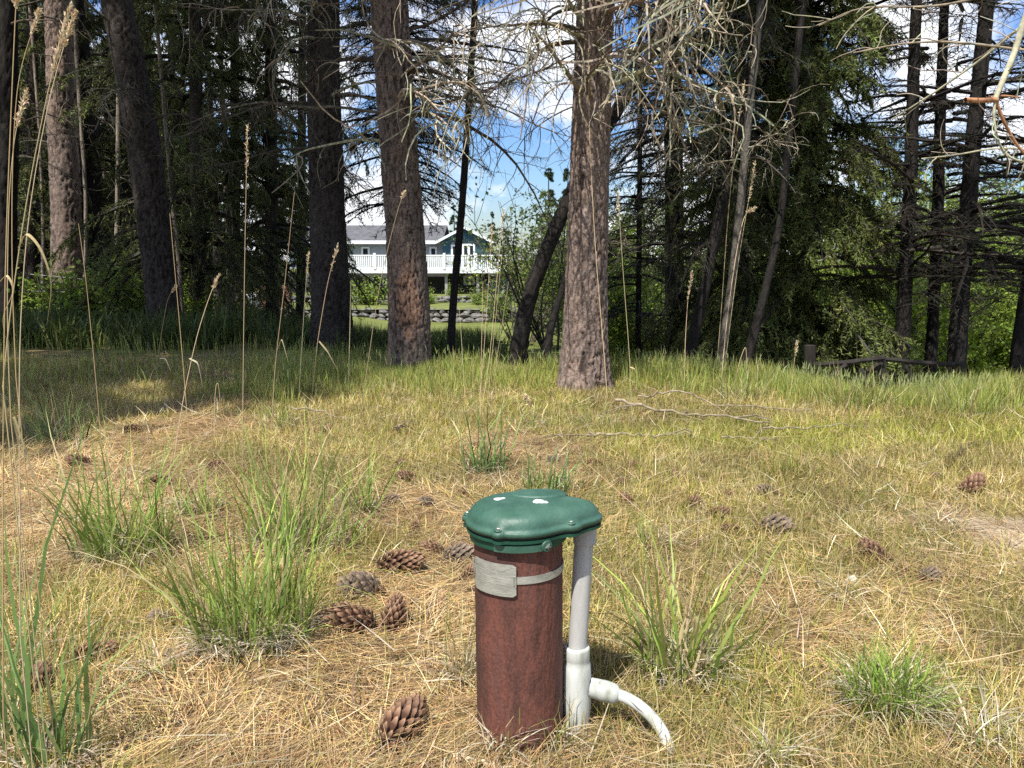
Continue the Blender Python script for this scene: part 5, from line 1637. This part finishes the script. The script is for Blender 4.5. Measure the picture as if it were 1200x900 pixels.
# lower storey, main storey, gable wing
hbox('lower_wall', M_under, -17.5, 0.0, HY + 0.3, HY + 8, HZ - 0.2, DZ - 0.28)
hbox('wall', M_pale, -17.5, gx0 - 0.01, HY + 1.2, HY + 8, DZ, 2.05)
g = Geo()
v = np.array([(gx0, HY, DZ), (gx1, HY, DZ), (gx1, HY, 2.05), (gxm, HY, 2.92), (gx0, HY, 2.05)])
v = np.concatenate([v, v + np.array([0, 7.0, 0])]) - np.array([-6, HY, HZ])
g.add(v, [(0, 1, 6, 5), (1, 2, 7, 6), (2, 3, 8, 7), (3, 4, 9, 8), (4, 0, 5, 9), (0, 4, 2, 1), (5, 6, 7, 9)], [(2, 4, 3), (7, 8, 9)])
g.build('gable_wall', M_teal, house)
gable_roof(gx0, gx1, HY - 0.45, HY + 7.2, 2.07, 2.96, 0.12, 0.45, M_roof, house)
# white barge boards of the gable
g = Geo()
s = (2.96 - 2.07) / (gxm - gx0)
for sgn in (-1, 1):
    xe = gxm + sgn * (gxm - gx0 + 0.50)
    ze = 2.96 - s * (gxm - gx0 + 0.50)
    v = np.array([(gxm, HY - 0.53, 2.93), (xe, HY - 0.53, ze - 0.03), (xe, HY - 0.53, ze + 0.17), (gxm, HY - 0.53, 3.13)])
    v = np.concatenate([v, v + np.array([0, 0.075, 0])]) - np.array([-6, HY, HZ])
    g.add(v, [(0, 1, 2, 3), (7, 6, 5, 4), (0, 4, 5, 1), (1, 5, 6, 2), (2, 6, 7, 3), (3, 7, 4, 0)])
g.build('barge_board', M_wpaint, house)
gable_roof(-17.8, gx0 - 0.02, HY + 0.9, HY + 9, 2.0, 3.25, 0.14, 0.5, M_roof, house, 'main_roof', 'x')
hbox('fascia', M_wpaint, -17.9, gx0 - 0.6, HY + 0.28, HY + 0.36, 1.80, 2.06)
hwin('window', px_x(529, HY), px_x(538, HY), 0.30, 1.75, HY)
hwin('french_door', px_x(542, HY), px_x(557, HY), DZ + 0.05, 1.80, HY, 2)
hwin('window', px_x(421, HY), px_x(431, HY), 0.5, 1.6, HY + 1.2)
hwin('window', px_x(502, HY), px_x(511, HY), 0.5, 1.6, HY + 1.2)
hwin('window', px_x(543, HY), px_x(556, HY), -1.35, -0.65, HY + 0.3, 2)
hwin('window', px_x(447, HY), px_x(458, HY), -1.35, -0.65, HY + 0.3, 2)
# deck
dx0, dx1 = px_x(404, 57), px_x(595, 57)
deck = hbox('deck', M_dgrey, dx0, dx1, 57.0, HY - 0.002, DZ - 0.2, DZ - 0.002)
hbox('deck_fascia', M_wpaint, dx0, dx1, 56.9, 56.995, DZ - 0.26, DZ + 0.03)
rail = empty('railing', (0, 0, 0)); rail.parent = house
for zz in (0.06, 0.98):
    hbox('rail', M_wpaint, dx0, dx1, 56.92, 57.0, DZ + zz, DZ + zz + 0.09, rail)
pick_me = Geo(); box(pick_me, -0.045, 0.045, -0.02, 0.02, 0, 0.83)
pick_me = pick_me.mesh('picket', M_wpaint)
npk = int((dx1 - dx0) / 0.145)
for k in range(npk):
    share('picket', pick_me, rail, (dx0 + 0.08 + k * 0.145 + 6, 56.96 - HY, DZ + 0.15 - HZ))
for u in (404.6, 440, 480, 521, 558, 594.4):
    x = px_x(u, 57)
    hbox('rail_post', M_wpaint, x - 0.09, x + 0.09, 56.85, 57.03, DZ + 0.031, DZ + 1.2, rail)
for u in (436, 475, 523, 560, 590):
    x = px_x(u, 57.4)
    hbox('post', M_dgrey, x - 0.10, x + 0.10, 57.3, 57.5, HZ - 0.2, DZ - 0.202)

rng = rngof(1010)
g = Geo()
nx_, nz_ = 14, 7
for (x0, x1, y0, y1, z1) in ((px_x(570, 58), px_x(598, 58), 57.9, 59.4, -0.72),):
    th = np.linspace(0, PI, 13)
    xs = np.linspace(x0, x1, nx_)
    V = []
    for x in xs:
        e = 1 - 0.12 * abs((x - x0) / (x1 - x0) * 2 - 1) ** 3
        hh = (z1 - HZ) * e + 0.06 * rng.normal()
        V.append(np.stack([np.full(13, x), (y0 + y1) / 2 - np.cos(th) * (y1 - y0) / 2 * (1 + 0.04 * rng.normal(size=13)), HZ - 0.02 + hh * np.sin(th) ** 0.45], -1))
    v = np.concatenate(V); idx = np.arange(nx_ * 13).reshape(nx_, 13)
    q = np.stack([idx[:-1, :-1], idx[1:, :-1], idx[1:, 1:], idx[:-1, 1:]], -1).reshape(-1, 4)
    t = [(0, k, k + 1) for k in range(1, 12)] + [(idx[-1, 0], idx[-1, k + 1], idx[-1, k]) for k in range(1, 12)]
    g.add(v, q, t)
tag(g.build('covered_stack', M_blue, smooth=True), 'dark blue covered stack under the right end of the white deck', 'covered stack')


def small_building(label, name, cat, u0, u1, vt, vb, y, mat, roofm, win):
    x0, x1 = px_x(u0, y), px_x(u1, y); zt = at(600, vt, y)[2]; zb = at(600, vb, y)[2] - 0.1
    root = empty(name, ((x0 + x1) / 2, y, zb), 0, label, cat)
    w = (x1 - x0) / 2; h = zt - zb
    g = Geo(); box(g, -w, w, 0, 2.6, -0.4, h); g.build('wall', mat, root)
    g = Geo()
    for s in (-1, 1):
        v = np.array([(s * (w + 0.15), -0.2, h - 0.05), (0, -0.2, h + 0.5 * w), (0, 2.8, h + 0.5 * w), (s * (w + 0.15), 2.8, h - 0.05)])
        v = np.concatenate([v, v + np.array([0, 0, 0.1])])
        g.add(v, [(0, 1, 2, 3), (4, 7, 6, 5), (0, 4, 5, 1), (1, 5, 6, 2), (2, 6, 7, 3), (3, 7, 4, 0)])
    g.add([(-w, 0.01, h), (w, 0.01, h), (0, 0.01, h + 0.5 * w)], t=[(0, 1, 2)])
    g.build('roof', roofm, root)
    for (a, b_, c_, d_) in win:
        wd = empty('window', (0, 0, 0)); wd.parent = root
        X0, X1, Z0, Z1 = -w + 2 * w * a, -w + 2 * w * b_, h * c_, h * d_
        f = 0.12 * (X1 - X0)
        g = Geo()
        for q_ in ((X0, X1, Z0, Z0 + f), (X0, X1, Z1 - f, Z1), (X0, X0 + f, Z0 + f, Z1 - f), (X1 - f, X1, Z0 + f, Z1 - f)):
            box(g, q_[0], q_[1], -0.06, 0.03, q_[2], q_[3])
        g.build('frame', M_wpaint, wd)
        g = Geo(); box(g, X0 + f, X1 - f, -0.02, 0.01, Z0 + f, Z1 - f); g.build('pane', M_glass, wd)


small_building('small white shed with a dark window deep in the wood on the left', 'white_shed', 'shed', 274, 285, 351, 369, 38, M_wpaint, M_wpaint, [(0.25, 0.7, 0.45, 0.85)])
small_building('white outbuilding glimpsed just right of the stout reddish pine', 'white_outbuilding', 'outbuilding', 708, 737, 322, 347, 58, M_wpaint, M_roof, [(0.15, 0.4, 0.35, 0.8), (0.6, 0.85, 0.35, 0.8)])
# low brick wall by the shed
rng = rngof(1020)
M_brick = flat_mat('red_brick', (0.26, 0.13, 0.10), 0.85, 0.3, 4)
bw_ = empty('brick_wall', (px_x(306, 40), 40, at(600, 360, 40)[2]), 0, 'low reddish brick wall behind the firs right of the white shed', 'brick wall')
g = Geo(); box(g, -0.145, 0.145, -0.1, 0.1, -0.085, 0.085); bme = g.mesh('brick', M_brick)
for r in range(6):
    for k in range(5):
        share('brick', bme, bw_, (k * 0.31 + 0.15 * (r % 2), rng.uniform(-.02, .02), r * 0.185 + 0.1), (0, 0, rng.uniform(-.05, .05)))

# ------------------------------------------------------------------ rail fence on the right
M_fence = mat_noise('weathered_fence_wood', [(0.014, 0.011, 0.009), (0.026, 0.022, 0.018), (0.045, 0.038, 0.032)], 6, 0.9, 0.5, 40, (1, 1, 0.3))
FY = 7.5
fb = at(950, 468, FY)
fence = empty('rail_fence', tuple(fb), 0, 'broken dark wooden rail fence in the tall grass under the dark trio', 'fence')


def fpiece(name, pts, w, n=7, sq=False):
    P = np.array([at(u, v - 10, FY + dy) for (u, v, dy) in pts]) - fb
    s = np.linspace(0, len(P) - 1, 9)
    Q = np.stack([np.interp(s, np.arange(len(P)), P[:, k]) for k in range(3)], -1)
    rr_ = rngof(int(pts[0][0]))
    Q = Q + rr_.normal(size=Q.shape) * 0.004
    g = Geo(); tubes(g, Q[None], (0.5 * w * FY / FOC * (1 + 0.08 * rr_.normal(size=9)))[None], 4 if sq else n, cap=True)
    g.build(name, M_fence, fence, smooth=False)


fpiece('post', [(950, 500, 0), (949, 415, 0)], 13, 7)
fpiece('post', [(1035, 500, 0), (1033, 427, 0)], 9, 7)
fpiece('post', [(1128, 500, 0), (1127, 436, 0)], 9, 7)
fpiece('rail', [(953, 438, -.06), (1000, 434, -.06), (1036, 430, -.06)], 6)
fpiece('rail', [(1030, 431, .06), (1080, 435, .06), (1130, 439, .06)], 6)
fpiece('brace', [(991, 464, -.12), (1010, 452, -.12), (1034, 435, -.12)], 6)
fpiece('brace', [(972, 452, -.13), (992, 437, -.1)], 5)
fpiece('brace', [(1008, 444, -.2), (1020, 470, -.2)], 7)
fpiece('brace', [(1016, 445, -.16), (1032, 436, -.16)], 4)
fpiece('brace', [(1060, 438, .0), (1074, 460, -.05)], 5)

# ------------------------------------------------------------------ shrubs, ferns, far trees
def shrub_mesh(seed, H, R, ns, nl, size, cols, name='leaves'):
    rng = rngof(seed); g = Geo()
    a = rng.uniform(0, 2 * PI, ns)
    d = np.stack([np.cos(a) * rng.uniform(0.1, 0.6, ns), np.sin(a) * rng.uniform(0.1, 0.6, ns), np.ones(ns)], -1)
    st = np.stack([np.cos(a) * 0.12 * R, np.sin(a) * 0.12 * R, np.full(ns, -0.1)], -1)
    mp = grow(rng, st, d, H * rng.uniform(0.6, 1.1, ns), 9, 0.02, 0.09)
    gs_ = Geo()
    tubes(gs_, mp, np.linspace(0.018, 0.004, 9)[None] * np.ones((ns, 1)), 5, pick(rng, TWIG_DARK, ns))
    t = rng.uniform(0.25, 1, (ns, 14)); P, T = along(mp, t); P = P.reshape(-1, 3); T = T.reshape(-1, 3); M = len(P)
    D = T * 0.5 + rng.normal(size=(M, 3)) * 0.7
    sp = grow(rng, P, D, R * rng.uniform(0.2, 0.75, M), 5, 0.04, 0.15)
    tubes(gs_, sp, np.linspace(0.005, 0.002, 5)[None] * np.ones((M, 1)), 3, pick(rng, TWIG_DARK, M))
    per = max(1, nl // M)
    t = rng.uniform(0.2, 1, (M, per)); P, T = along(sp, t); P = P.reshape(-1, 3); K = len(P)
    P = P + rng.normal(size=(K, 3)) * 0.05
    u_ = nrm(rng.normal(size=(K, 3)) + np.array([0, 0, -0.2])); w_ = nrm(np.cross(u_, rng.normal(size=(K, 3)) * 0.5 + np.array([0, 0, 1.0])))
    s = size * rng.uniform(0.5, 1.3, (K, 1))
    v = np.stack([P, P + u_ * s * 0.5 + w_ * s * 0.32, P + u_ * s, P + u_ * s * 0.5 - w_ * s * 0.32], 1)
    i = np.arange(K)[:, None] * 4
    g.add(v.reshape(-1, 3), np.concatenate([i, i + 1, i + 2, i + 3], 1), c=np.repeat(pick(rng, cols, K, 0.25), 4, 0))
    return g.mesh(name, M_leaf), gs_.mesh('stems', M_twig)


LIMEL = [(0.24, 0.32, 0.045), (0.30, 0.38, 0.065), (0.19, 0.27, 0.04)]
OLIVEL = [(0.13, 0.17, 0.05), (0.16, 0.20, 0.055), (0.10, 0.13, 0.045)]
SH = [shrub_mesh(1101, 2.6, 1.2, 14, 8200, 0.075, LIMEL), shrub_mesh(1102, 3.2, 1.3, 13, 6500, 0.075, OLIVEL), shrub_mesh(1103, 2.4, 1.3, 14, 1300, 0.06, LIMEL)]
GSH = 'leafy shrubs in the dip beyond the fence'
shrubs = [  # u, depth, kind, scale, label
    (1010, 12.5, 0, 1.0, 'bright green shrub just beyond the rail fence post'),
    (1100, 14.0, 0, 1.05, 'bright green shrub glimpsed between the trunks of the dark trio'),
    (1165, 13.0, 1, 1.0, 'olive shrub right of the dark trio'),
    (1215, 12.0, 1, 0.9, 'olive shrub at the right edge behind the leaning trunk'),
    (735, 13.5, 0, 0.85, 'bright green shrub right of the stout reddish pine'),
    (775, 16.0, 1, 1.0, 'olive shrub behind the thin black trunk'),
    (652, 11.0, 2, 0.95, 'sparse twiggy shrub left of the stout reddish pine'),
    (612, 15.0, 2, 1.0, 'sparse shrub behind the black leaning trunk'),
    (690, 18.0, 1, 1.0, 'olive shrub behind the stout reddish pine'),
    (1050, 19.0, 1, 1.3, 'tall olive shrub further off behind the trio'),
    (1140, 22.0, 1, 1.5, 'tallest olive shrub far behind the trio'),
    (960, 17.0, 0, 1.1, 'bright shrub behind the dense drooping fir'),
    (640, 24.0, 1, 1.2, 'rounded shrub beyond the lawn right of the deck'),
    (730, 26.0, 1, 1.4, 'tall shrub in front of the white outbuilding'),
    (830, 20.0, 0, 1.2, 'bright shrub glimpsed under the fir behind the grey trunk'),
    (895, 11.5, 0, 0.7, 'low bright shrub at the foot of the dense drooping fir'),
    (1200, 18.0, 0, 1.2, 'bright shrub at the far right edge'),
    (1055, 11.2, 0, 0.8, 'low lime green shrub right behind the left trunk of the dark trio'),
    (1150, 11.5, 0, 0.8, 'low lime green shrub right of the thickest trunk of the dark trio'),
    (985, 10.8, 0, 0.75, 'low lime green shrub behind the fence post'),
    (760, 11.5, 0, 0.7, 'low lime green shrub behind the upright dark fir trunk'),
    (705, 12.5, 0, 0.7, 'low lime green shrub close behind the stout reddish pine'),
    (1095, 16.5, 0, 1.3, 'tall lime green shrub far behind the dark trio'),
]
for k, (u, y, me, s, lab) in enumerate(shrubs):
    y, s = y * 1.22, s * 1.35
    x = px_x(u, y)
    root = empty('shrub', (x, y, tz(x, y)), k * 1.1, lab, 'shrub', GSH)
    share('leaves', SH[me][0], root, sc=s); share('stems', SH[me][1], root, sc=s)

FE = shrub_mesh(1110, 0.72, 0.6, 16, 1500, 0.075, [(0.25, 0.35, 0.05), (0.30, 0.40, 0.07)])
for k, (u, y, s, lab) in enumerate(((78, 10.4, 1.0, 'bright yellow green low shrub at the foot of the reddish pine'), (112, 10.2, 1.1, 'bright low shrub between the black pine and the leaning pine, left one'),
                                   (146, 10.0, 1.2, 'bright low shrub nearest the left side of the leaning pine'), (166, 10.8, 1.0, 'bright low shrub half behind the leaning pine'), (40, 10.8, 0.8, 'dull low shrub near the left edge under the pines'),
                                   (240, 11.0, 0.8, 'low shrub right of the leaning pine foot'))):
    x = px_x(u, y)
    root = empty('low_shrub', (x, y, tz(x, y)), k * 0.9, lab, 'low shrub', 'bright low shrubs under the left pines')
    share('leaves', FE[0], root, sc=s); share('stems', FE[1], root, sc=s)
for k, (u, y, s, lab) in enumerate(((434, 50, 2.6, 'rounded bright bush between the two rock walls near the thick pine'), (500, 50.5, 1.5, 'low bush between the rock walls below the deck'), (560, 50, 1.5, 'low bush between the rock walls right of the gable'),
                                   (583, 44.5, 1.8, 'bush at the right end of the lower rock wall'), (530, 55, 1.2, 'low bush above the upper rock wall below the gable'), (466, 50, 1.4, 'low bush between the walls hidden partly by the thick pine'))):
    x = px_x(u, y)
    root = empty('bush', (x, y, -2.3 if y < 52 else -1.95), k, lab, 'bush', 'bushes on the rock walls')
    share('leaves', FE[0], root, sc=s); share('stems', FE[1], root, sc=s)

DIST = [(533, 76, 1.0, 'narrow distant conifer rising behind the left slope of the gable'), (577, 78, 0.92, 'distant conifer right of the gable, the taller of the pair'), (592, 82, 0.75, 'distant conifer at the right end of the deck')]
for k, (u, y, s, lab) in enumerate(DIST):
    x = px_x(u, y)
    root = empty('distant_fir', (x, y, tz(x, y)), k, lab, 'tree', 'distant conifers behind the house')
    share('crown', FIR_FAR, root, sc=(s * 0.9, s * 0.9, s))
    g = Geo(); tubes(g, np.array([(0, 0, -0.3), (0, 0, 4.5), (0, 0, 8.6)]) * s, np.array([[0.16, 0.1, 0.02]]), 8, (0.1, 0.08, 0.06)); g.build('trunk', M_twig, root)
rng = rngof(1200)
fme = Geo(); tubes(fme, np.array([(0, 0, -0.3), (0, 0, 4.5), (0, 0, 8.6)]), np.array([[0.16, 0.1, 0.02]]), 8, (0.1, 0.08, 0.06)); fme = fme.mesh('trunk', M_twig)


def far_fir(u, y, s, label, group):
    x = px_x(u, y)
    root = empty('distant_fir', (x, y, tz(x, y) - 0.1), rng.uniform(0, 6.28), label, 'tree', group)
    share('crown', FIR_FAR, root, sc=(s, s, s * rng.uniform(0.9, 1.15))); share('trunk', fme, root, sc=s)


for k in range(26):                     # the right-hand wood beyond the dip
    far_fir(640 + k * 27 + rng.uniform(-12, 12), rng.uniform(30, 52), rng.uniform(0.55, 0.85), 'mid green conifer in the sunlit wood beyond the shrubs on the right', 'conifers of the sunlit wood on the right')
for k in range(34):                     # the left-hand wood
    far_fir(-160 + k * 16 + rng.uniform(-9, 9), rng.uniform(20, 34) if k < 26 else rng.uniform(66, 80), rng.uniform(0.9, 1.3), 'dim conifer deep in the wood on the left', 'conifers deep in the left wood')
for k in range(60):                     # along the skyline
    far_fir(-700 + k * 44 + rng.uniform(-20, 20), rng.uniform(95, 150), rng.uniform(0.7, 1.05), 'small conifer in the tree line along the horizon', 'conifers along the horizon')

# ------------------------------------------------------------------ unseen pines beside the frame, placed to shade the clearing's edge and trunks
SHADE_PINES = [(-5.3, 1.5, 1.25, 4.4), (-4.8, 3.3, 1.0, 4.6), (-8.0, 4.0, 0.8, 4.2), (-3.6, 2.0, 0.5, 8.6), (-6.6, 4.4, 1.25, 4.2)]
for k, (x, y, s, cz) in enumerate(SHADE_PINES):
    root = empty('pine_tree', (x, y, tz(x, y)), k * 2.0, ['broad pine past the left edge, nearest the camera', 'middle-sized pine past the left edge close to the broad one', 'furthest broad pine past the left edge', 'slender high-crowned pine past the left edge', 'broad pine past the left edge beside the dark wood'][k], 'tree', 'unseen shade pines past the left edge')
    share('crown', PINE_CROWN[k % 2], root, (0, 0, cz), sc=s)
    g = Geo(); tubes(g, np.array([(0, 0, -0.3), (0.02, 0, 3), (0.05, 0, 7), (0, 0, cz + 9 * s)]), np.array([[0.22, 0.19, 0.15, 0.03]]), 14, (0.11, 0.09, 0.075)); g.build('trunk', M_bark, root, smooth=True)

# the pine past the right edge whose broken branch hangs into the picture
RX, RY = 3.3, 2.9
rp = empty('pine_tree', (RX, RY, tz(RX, RY)), 0, 'pine past the right edge whose broken lichen-grey branch hangs into the upper right corner', 'tree')
g = Geo(); tubes(g, np.array([(0, 0, -0.3), (0.0, 0, 2), (0.05, 0, 5), (0.1, 0, 11)]), np.array([[0.2, 0.17, 0.14, 0.03]]), 16, (0.15, 0.115, 0.09)); g.build('trunk', M_bark, rp, smooth=True)
share('crown', PINE_CROWN[1], rp, (0.05, 0, 5.0), sc=0.8)
rb = np.array([RX, RY, tz(RX, RY)])


def hang(name, pts, y0, y1, w0, w1, col, ntw=0, seed=0, tl=0.12):
    P = px_curve(pts, y0, y1) - rb
    if pts[0][0] > 1250:                     # runs on, out of the frame, to the trunk
        end = np.array([-0.10, 0.0, max(P[0, 2] + 0.25, 0.6)])
        t_ = np.linspace(0, 1, 8)[:-1, None]
        P = np.concatenate([end * (1 - t_) + P[0] * t_ + np.array([0, 0, 0.12]) * np.sin(t_ * PI), P])
    rng = rngof(1300 + seed)
    g = Geo(); s = (y0 + y1) / 2 / FOC
    tubes(g, P, (0.42 * s * np.linspace(w0, w1, len(P)))[None], 7, col)
    if ntw:
        t = rng.uniform(0.15, 0.95, (1, ntw)); A, T = along(P[None], t); A = A[0]; T = T[0]
        tp = grow(rng, A, T * 0.5 + rng.normal(size=(ntw, 3)) * 0.7, tl * rng.uniform(0.4, 1.3, ntw), 7, 0.08, 0.12, 0.1)
        tubes(g, tp, 0.5 * s * 1.6 * np.linspace(1.1, 0.6, 7)[None] * np.ones((ntw, 1)), 3, pick(rng, TWIG_PALE, ntw))
    g.build(name, M_twig, rp, smooth=True)


ORANGE = (0.34, 0.17, 0.09); LICH = (0.34, 0.32, 0.22)
hang('broken_branch', [(1330, -150), (1240, -60), (1200, 20), (1190, 60), (1177, 90), (1166, 116)], 2.75, 2.55, 11, 7, LICH, 6, 1)
hang('broken_stub', [(1168, 117), (1150, 118), (1131, 117)], 2.55, 2.5, 7, 6.5, ORANGE)
hang('hanging_twig', [(1166, 116), (1175, 140), (1188, 165), (1204, 186), (1230, 200)], 2.55, 2.6, 4.5, 3, ORANGE, 5, 2)
hang('hanging_twig', [(1166, 116), (1164, 140), (1170, 170), (1185, 187), (1215, 192)], 2.55, 2.5, 4, 2.5, LICH, 6, 3)
hang('hanging_twig', [(1160, 114), (1176, 112), (1196, 114)], 2.55, 2.6, 3.5, 2, ORANGE, 2, 4)
hang('bare_twig', [(1300, -40), (1210, 20), (1150, 70), (1090, 112), (1045, 140)], 3.1, 3.6, 5, 2, LICH, 14, 5, 0.2)
hang('bare_twig', [(1320, 60), (1220, 62), (1120, 48), (1060, 50), (1000, 62)], 3.0, 3.5, 5, 1.8, (0.27, 0.22, 0.16), 16, 6, 0.22)
hang('bare_twig', [(1320, -60), (1210, -20), (1100, 10), (1010, 6), (960, 30)], 3.2, 3.8, 5, 1.8, (0.27, 0.22, 0.16), 16, 7, 0.25)
hang('bare_twig', [(1320, 190), (1230, 178), (1170, 172), (1120, 182), (1080, 186)], 3.0, 3.3, 4, 1.8, LICH, 8, 8, 0.14)

# two slack wires between the left trunks
M_wire = mat_noise('old_fence_wire', [(0.20, 0.20, 0.20), (0.34, 0.33, 0.32)], 20, 0.5, metal=0.6)
wf = empty('wire_fence', (0, 0, 0), 0, 'slack old fence wires strung between the dark left trunks', 'wire fence')
wf.location = (px_x(100, 10.2), 10.2, tz(px_x(100, 10.2), 10.2))
for pts in ([(-40, 316), (20, 320), (75, 325), (130, 331), (200, 338)], [(-40, 340), (40, 341), (120, 344), (200, 350)]):
    P = px_curve(pts, 10.2, 10.0) - np.array(wf.location)
    g = Geo(); tubes(g, P, np.full((1, len(P)), 0.004), 4); g.build('wire', M_wire, wf)
